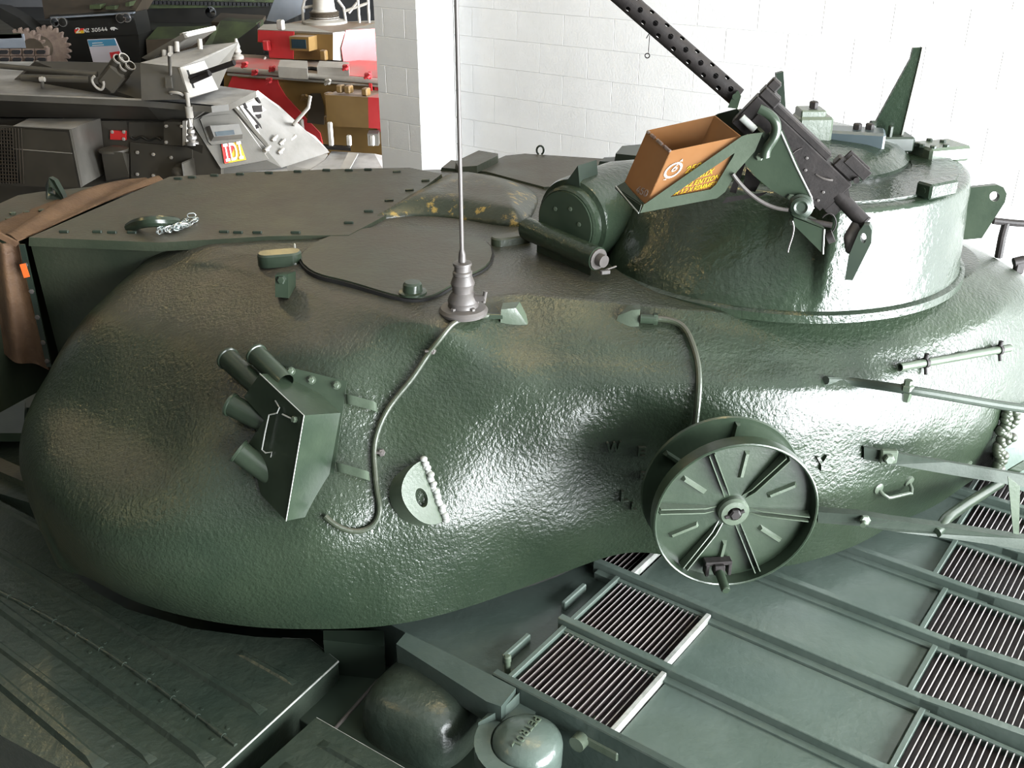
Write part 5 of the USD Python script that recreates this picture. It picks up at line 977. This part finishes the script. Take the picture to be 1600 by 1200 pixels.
for x, y, m_ in [(421, 70, 'red_camo'), (510, 85, 'brown_camo'), (443, 38, 'dusty_and_lit_pale')]: obj('turret_fitting', [box(RT(x, y) - RB * .05, (.07, .06, .1), (RA, RB, UP), .01), cyl(RT(x - 3, y - 3) - RB * .06, RT(x + 4, y + 4) - RB * .06, .014, n=8)], m_, rv)
obj('cable_arc', tube([RT(419, 88) - RB * .05, RT(418, 95) - RB * .1, RT(410, 103) - RB * .2, RT(404, 106) - RB * .22], .012, 6, 16), 'dusty_and_lit_pale', rv)
cpos = P(508, 37, tf[0][2]); obj('pintle', lathe([(.24, 0), (.24, .03), (.16, .05), (.14, .13), (.12, .15), (.11, .26), (.09, .3)], cpos, UP, 28), 'dusty_and_lit_pale', rv); obj('pintle_boot', [lathe([(.15, .05 + .02 * k), (.165, .06 + .02 * k), (.15, .07 + .02 * k)], cpos, UP, 24) for k in range(4)], 'brown_far', rv)
for pts in [[(474, 42), (473, 12), (476, 0), (490, -10)], [(473, 12), (500, 8)], [(542, 44), (537, 12), (528, 0)], [(562, 40), (559, 0)], [(537, 18), (577, 4)], [(545, 20), (558, 4)], [(577, 38), (575, 0)]]: obj('cage_rail', tube([Y(x, y, cpos[1]) for x, y in pts], .016, 8), 'dusty_and_lit_pale', rv)
obj('rear_flap', prism(Ys([(416, 32), (433, -12), (476, -12), (474, 20), (440, 36)], cpos[1] + .5), RB * .03), 'pale_blue_grey', rv, 'grey upright flap behind the turret')
# box on the hull side
def RBX(px, py): return RS(px, py, .36)
bxp = [RBX(508, 148), RBX(575, 152), RBX(576, 200), RBX(511, 197)]
slab('side_locker', bxp + [] , RB * .36, 'brown_camo', rv, 'brown locker on the hull side'); slab('side_locker', [RBX(575, 152), RBX(640, 155), RBX(640, 205), RBX(576, 200)], RB * .36, 'red_camo', rv)
for x, y in [(508, 152), (508, 188), (527, 140), (540, 141), (567, 145)]: obj('locker_hinge', box(RBX(x, y) + RB * .06, (.06, .08, .07), (RA, RB, UP), .01), 'brown_camo', rv)
slab('side_pocket', [RS(476, 150, .05), RS(483, 150, .05), RS(483, 160, .05), RS(476, 160, .05)], RB * .05, 'brown_camo', rv)
slab('side_recess', [RS(485, 146, .015), RS(500, 146, .015), RS(506, 165, .015), RS(506, 195, .015), RS(480, 192, .015), RS(482, 160, .015)], RB * .01, 'brown_far', rv)
rc0 = (k0 + RB * 1.3) * [1, 1, 0]
for s in (0.1, 2.0): obj('track', prism([rc0 + RA * a + RB * (s - 1.3) + UP * z for a, z in [(-.9, .3), (-.7, .8), (2.2, .8), (2.6, .55), (2.2, .05), (-.6, .05)]], RB * .4), 'track_rust', rv)
obj('hull_core', box(rc0 + RA * 1.2 + RB * .12 + UP * 1.35, (3.6, 2.3, 1.15), (RA, RB, UP), .03), 'brown_camo', rv)
# ---------------------------------------------------------------- dark vehicles at the top left
bv = thing('black_carrier', 'black painted armoured carrier facing the camera with white number on its nose', 'armoured vehicle', [-8, 14.6, 0])
KY = 13.2; KA = norm([1, -.1, 0]); KB = np.cross(UP, KA)
kp = Y(145, 45, KY)
def K(px, py, off=0.0): return PL(px, py, kp - KB * off, KB)
slab('nose_plate', [K(78, 28), K(208, 20), K(216, 56), K(84, 60)], KB * .4, 'black_vehicle', bv, 'black nose plate'); slab('nose_edge', [K(78, 27, .03), K(208, 19, .03), K(208, 21.5, .03), K(79, 29.5, .03)], KB * .06, 'pale_blue_grey', bv)
slab('lower_nose', [K(84, 58), K(216, 54), K(222, 120), K(80, 120)], KB * .6, 'black_vehicle', bv)
slab('upper_hull', [K(62, -20, -.6), K(240, -30, -.6), K(210, 20, -.1), K(78, 27, -.1), K(70, 30, -.1)], KB * .4, 'brown_far', bv); slab('glacis_top', [K(78, 27), K(208, 19), K(240, -6, -1.2), K(85, 0, -1.2)], UP * -.05, 'black_vehicle', bv)
for x, y, m_ in [(88, 34, 'lens'), (100, 34, 'black_vehicle'), (190, 28, 'black_vehicle'), (200, 27, 'lens')]:
    c = K(x, y, .02); L_ = obj('headlamp', lathe([(.03, -.06), (.052, 0), (.052, .03), (.045, .045), (.0, .05)], c, -KB, 20, False), m_, bv); obj('lamp_ring', pipe(c - KB * .03, c - KB * .04, .056, .046, 20), 'bare_metal', L_)
slab('badge', [K(116, 46, .012), K(131, 44, .012), K(131, 51, .012), K(117, 52, .012)], KB * .012, 'red_print', bv, 'small red and yellow badge'); slab('badge', [K(118, 49, .016), K(131, 47, .016), K(131, 52, .016), K(118, 52.5, .016)], KB * .006, 'yellow_print', bv)
def ktext(s, a, b, h, m): flat_text(s, K(*a, .018), K(*b, .018), h, UP, -KB, m, bv)
ktext('2', (119, 51.5), (126, 51), .06, 'white_print'); ktext('NZ', (131.5, 50.8), (140, 50), .042, 'white_print'); ktext('30544', (143.5, 50), (168, 48), .042, 'white_print')
kw = [(172, 44), (174, 42.2), (178, 42), (181, 44), (184, 46), (180.5, 45.2), (178.5, 46), (178, 48), (177.2, 48), (177, 46.4), (175.4, 46.4), (174.6, 47.6), (174, 46.6), (172.4, 45.8)]
slab('kiwi_emblem', [K(x, y, .016) for x, y in kw], KB * .01, 'white_print', bv, 'white kiwi bird emblem')
for x in (95, 120): slab('hull_rib', [K(x, 8, -.4), K(x + 3, 8, -.4), K(x + 4, 20, -.2), K(x + 1, 20, -.2)], KB * .1, 'camo_far', bv)
for x, y, w, h in [(140, 8, 16, 6), (165, 10, 14, 5), (196, 4, 6, 6)]: slab('hull_detail', [K(x, y, -.1), K(x + w, y - 1, -.1), K(x + w, y + h, -.1), K(x, y + h, -.1)], KB * .2, 'camo_far', bv)
bs_ = P(140, 60, 0) * 0 + kp * [1, 1, 0]
obj('hull_core', box(bs_ + KB * 1.4 + UP * 1.0, (1.6, 2.2, 1.6), (KA, KB, UP), .05), 'black_vehicle', bv)
for sx in (-.6, .6): obj('track', box(bs_ + KA * sx + KB * 1.3 + UP * .42, (.4, 2.2, .84), (KA, KB, UP), .15), 'black_vehicle', bv)
sg = thing('information_sign', 'white and blue information sign standing before the black carrier', 'sign', K(160, 95, .5))
sp4 = [K(136, 62, .5), K(179, 60, .5), K(196, 99, .5), K(146, 99, .5)]; nS_ = -KB
slab('sign_board', sp4, KB * .02, 'sign_paper', sg); slab('sign_heading', [K(137, 63, .504), K(179, 61, .504), K(182, 71, .504), K(140, 73, .504)], KB * .004, 'sign_blue', sg); slab('sign_picture', [K(171, 82, .504), K(186, 80, .504), K(192, 97, .504), K(175, 97, .504)], KB * .004, 'red_camo', sg)
flat_text('VEHICLE', K(144, 68.5, .506), K(160, 67.5, .506), .022, UP, nS_, 'white_print', sg, 'sign_line') if False else None
for y_ in (66.2, 69.6): slab('sign_line', [K(144, y_ + .8, .507), K(160 + (y_ > 68) * 2, y_ - .2, .507), K(160 + (y_ > 68) * 2, y_ + 1, .507), K(144, y_ + 2, .507)], KB * .002, 'white_print', sg)
obj('sign_post', cyl(K(165, 99, .48), K(165, 99, .48) * [1, 1, 0], .025), 'dark_steel', sg)
# tracked vehicle at the far left
tv = thing('tracked_vehicle', 'rust tracked vehicle at the left edge showing its bare track links and sprocket', 'armoured vehicle', [-7.5, 12.4, 0])
TY_ = 12.2
def T(px, py, d=0.0): return Y(px, py, TY_ + d)
slab('fender_top', [T(-80, 28, 1.0), T(0, 30, 1.0), T(33, 52), T(-80, 56)], UP * -.05, 'dusty_green', tv); slab('fender_face', [T(-80, 56), T(36, 53), T(40, 75), T(-80, 76)], np.array([0, .04, 0]), 'pale_blue_grey', tv)
for r_ in range(3):
    for c_ in range(-2, 4):
        x = -4 + c_ * 19.5 + r_ * 1.5; y = 76 + r_ * 12
        lk = obj('track_link', prism([T(x, y), T(x + 18, y), T(x + 18, y + 11), T(x, y + 11)], [0, .1, 0]), 'track_rust', tv, smooth=False)
        obj('track_pad', prism([T(x + 4, y + 2.5, -.02), T(x + 14, y + 2.5, -.02), T(x + 16, y + 5, -.02), T(x + 14, y + 8.5, -.02), T(x + 4, y + 8.5, -.02), T(x + 2, y + 5, -.02)], [0, .03, 0]), 'rubber', lk)
cs = T(60, 76, .15); rg = np.random.default_rng(3)
tp_ = []
for k in range(20):
    a = k * 2 * np.pi / 20; tp_ += [cs + np.array([.21 * math.cos(a), 0, .21 * math.sin(a)]), cs + np.array([.245 * math.cos(a + .08), 0, .245 * math.sin(a + .08)]), cs + np.array([.24 * math.cos(a + .16), 0, .24 * math.sin(a + .16)]), cs + np.array([.20 * math.cos(a + .24), 0, .20 * math.sin(a + .24)])]
for d_ in (-.12, .10): obj('drive_sprocket', prism(np.array(tp_) + [d_ * .8, d_, 0], [0, .06, 0]), 'track_rust', tv)
obj('sprocket_hub', cyl(cs + [0, -.14, 0], cs + [0, .25, 0], .13), 'brown_far', tv)
slab('hull_slope', [T(-80, 5, 1.2), T(0, 12, 1.2), T(30, 28, 1.0), T(52, 46, 1.0), T(60, 95, .6), T(-80, 60, 1.0)], np.array([0, .3, 0]), 'black_vehicle', tv)
obj('hull_core', box([-8.3, 13.9, .8], (2.6, 2.2, 1.5), None, .05), 'black_vehicle', tv); obj('lower_track', box([-8.2, 12.5, .45], (2.6, .4, .88), None, .2), 'track_rust', tv)
# camouflaged hull behind the grey turret and dark ranks behind
cv2 = thing('camouflaged_hull', 'green brown camouflaged tank hull between the hatch lid and the carrier', 'armoured vehicle', [-5.0, 13.4, 0])
CY = 13.0
def Cc(px, py, d=0.0): return Y(px, py, CY + d)
slab('sloping_side', [Cc(318, 72, -.2), Cc(345, 32, .3), Cc(400, 36, .2), Cc(404, 62, -.1), Cc(398, 86, -.3), Cc(325, 88, -.3)], [0, .4, 0], 'camo_far', cv2); slab('dark_side', [Cc(365, 66, -.25), Cc(402, 38, -.25), Cc(412, 84, -.3), Cc(345, 86, -.32)], [0, .1, 0], 'black_vehicle', cv2)
slab('top_plate', [Cc(330, 34, .4), Cc(345, 20, .9), Cc(415, 24, .9), Cc(404, 38, .2)], UP * -.05, 'brown_far', cv2); slab('ledge', [Cc(228, 62, .3), Cc(246, 42, .6), Cc(345, 40, .6), Cc(320, 62, .3)], UP * -.1, 'camo_far', cv2)
slab('front_plate', [Cc(228, 62, .3), Cc(320, 60, .2), Cc(330, 110, 0), Cc(232, 110, 0)], [0, .2, 0], 'brown_far', cv2)
obj('aerial_base', lathe([(.06, 0), (.06, .03), (.03, .05), (.045, .07), (.03, .1), (.035, .12), (.012, .2)], P(372, 92, 2.0), UP, 16), 'dusty_and_lit_pale', cv2)
obj('tow_ring', tube([Cc(337 + 5 * math.cos(a), 94 + 4 * math.sin(a), -2.2) for a in np.linspace(0, 2 * np.pi, 16)], .02, 6), 'brown_far', cv2)
obj('hull_core', box([-2.95, 14.4, .9], (1.6, 1.9, 1.7), None, .05), 'black_vehicle', cv2)
ft = thing('far_tank', 'dark tank at the top edge with a long row of track links', 'armoured vehicle', [-7, 17, 0])
FY = 16.0
def Ff(px, py, d=0.0): return Y(px, py, FY + d)
slab('hull_side', [Ff(205, -30), Ff(440, -30), Ff(440, 10), Ff(205, 14)], [0, .5, 0], 'camo_far', ft); slab('lower_side', [Ff(195, 10, .1), Ff(460, 8, .1), Ff(460, 45, .1), Ff(200, 60, .1)], [0, .3, 0], 'black_vehicle', ft)
for k in range(34):
    x = 210 + k * 6.4; obj('track_link', prism([Ff(x, 3 + .12 * (k - 17), -.1), Ff(x + 4.6, 3 + .12 * (k - 17), -.1), Ff(x + 5, 8 + .12 * (k - 17), -.1), Ff(x + .6, 9 + .12 * (k - 17), -.1)], [0, .2, 0]), 'rubber', ft, smooth=False)
obj('spot_lamp', lathe([(.05, -.05), (.08, 0), (.07, .02), (0, .03)], Ff(329, 19, -.4), [0, -1, 0], 16), 'lens', ft)
obj('hull_core', box([-6.6, 17.3, .9], (6.0, 2.0, 1.7), None, .05), 'black_vehicle', ft)
for s in (-1.0, 1.0): obj('track', box([-6.6, 17.2 + s * .8, .42], (6.2, .4, .84), None, .1), 'rubber', ft)
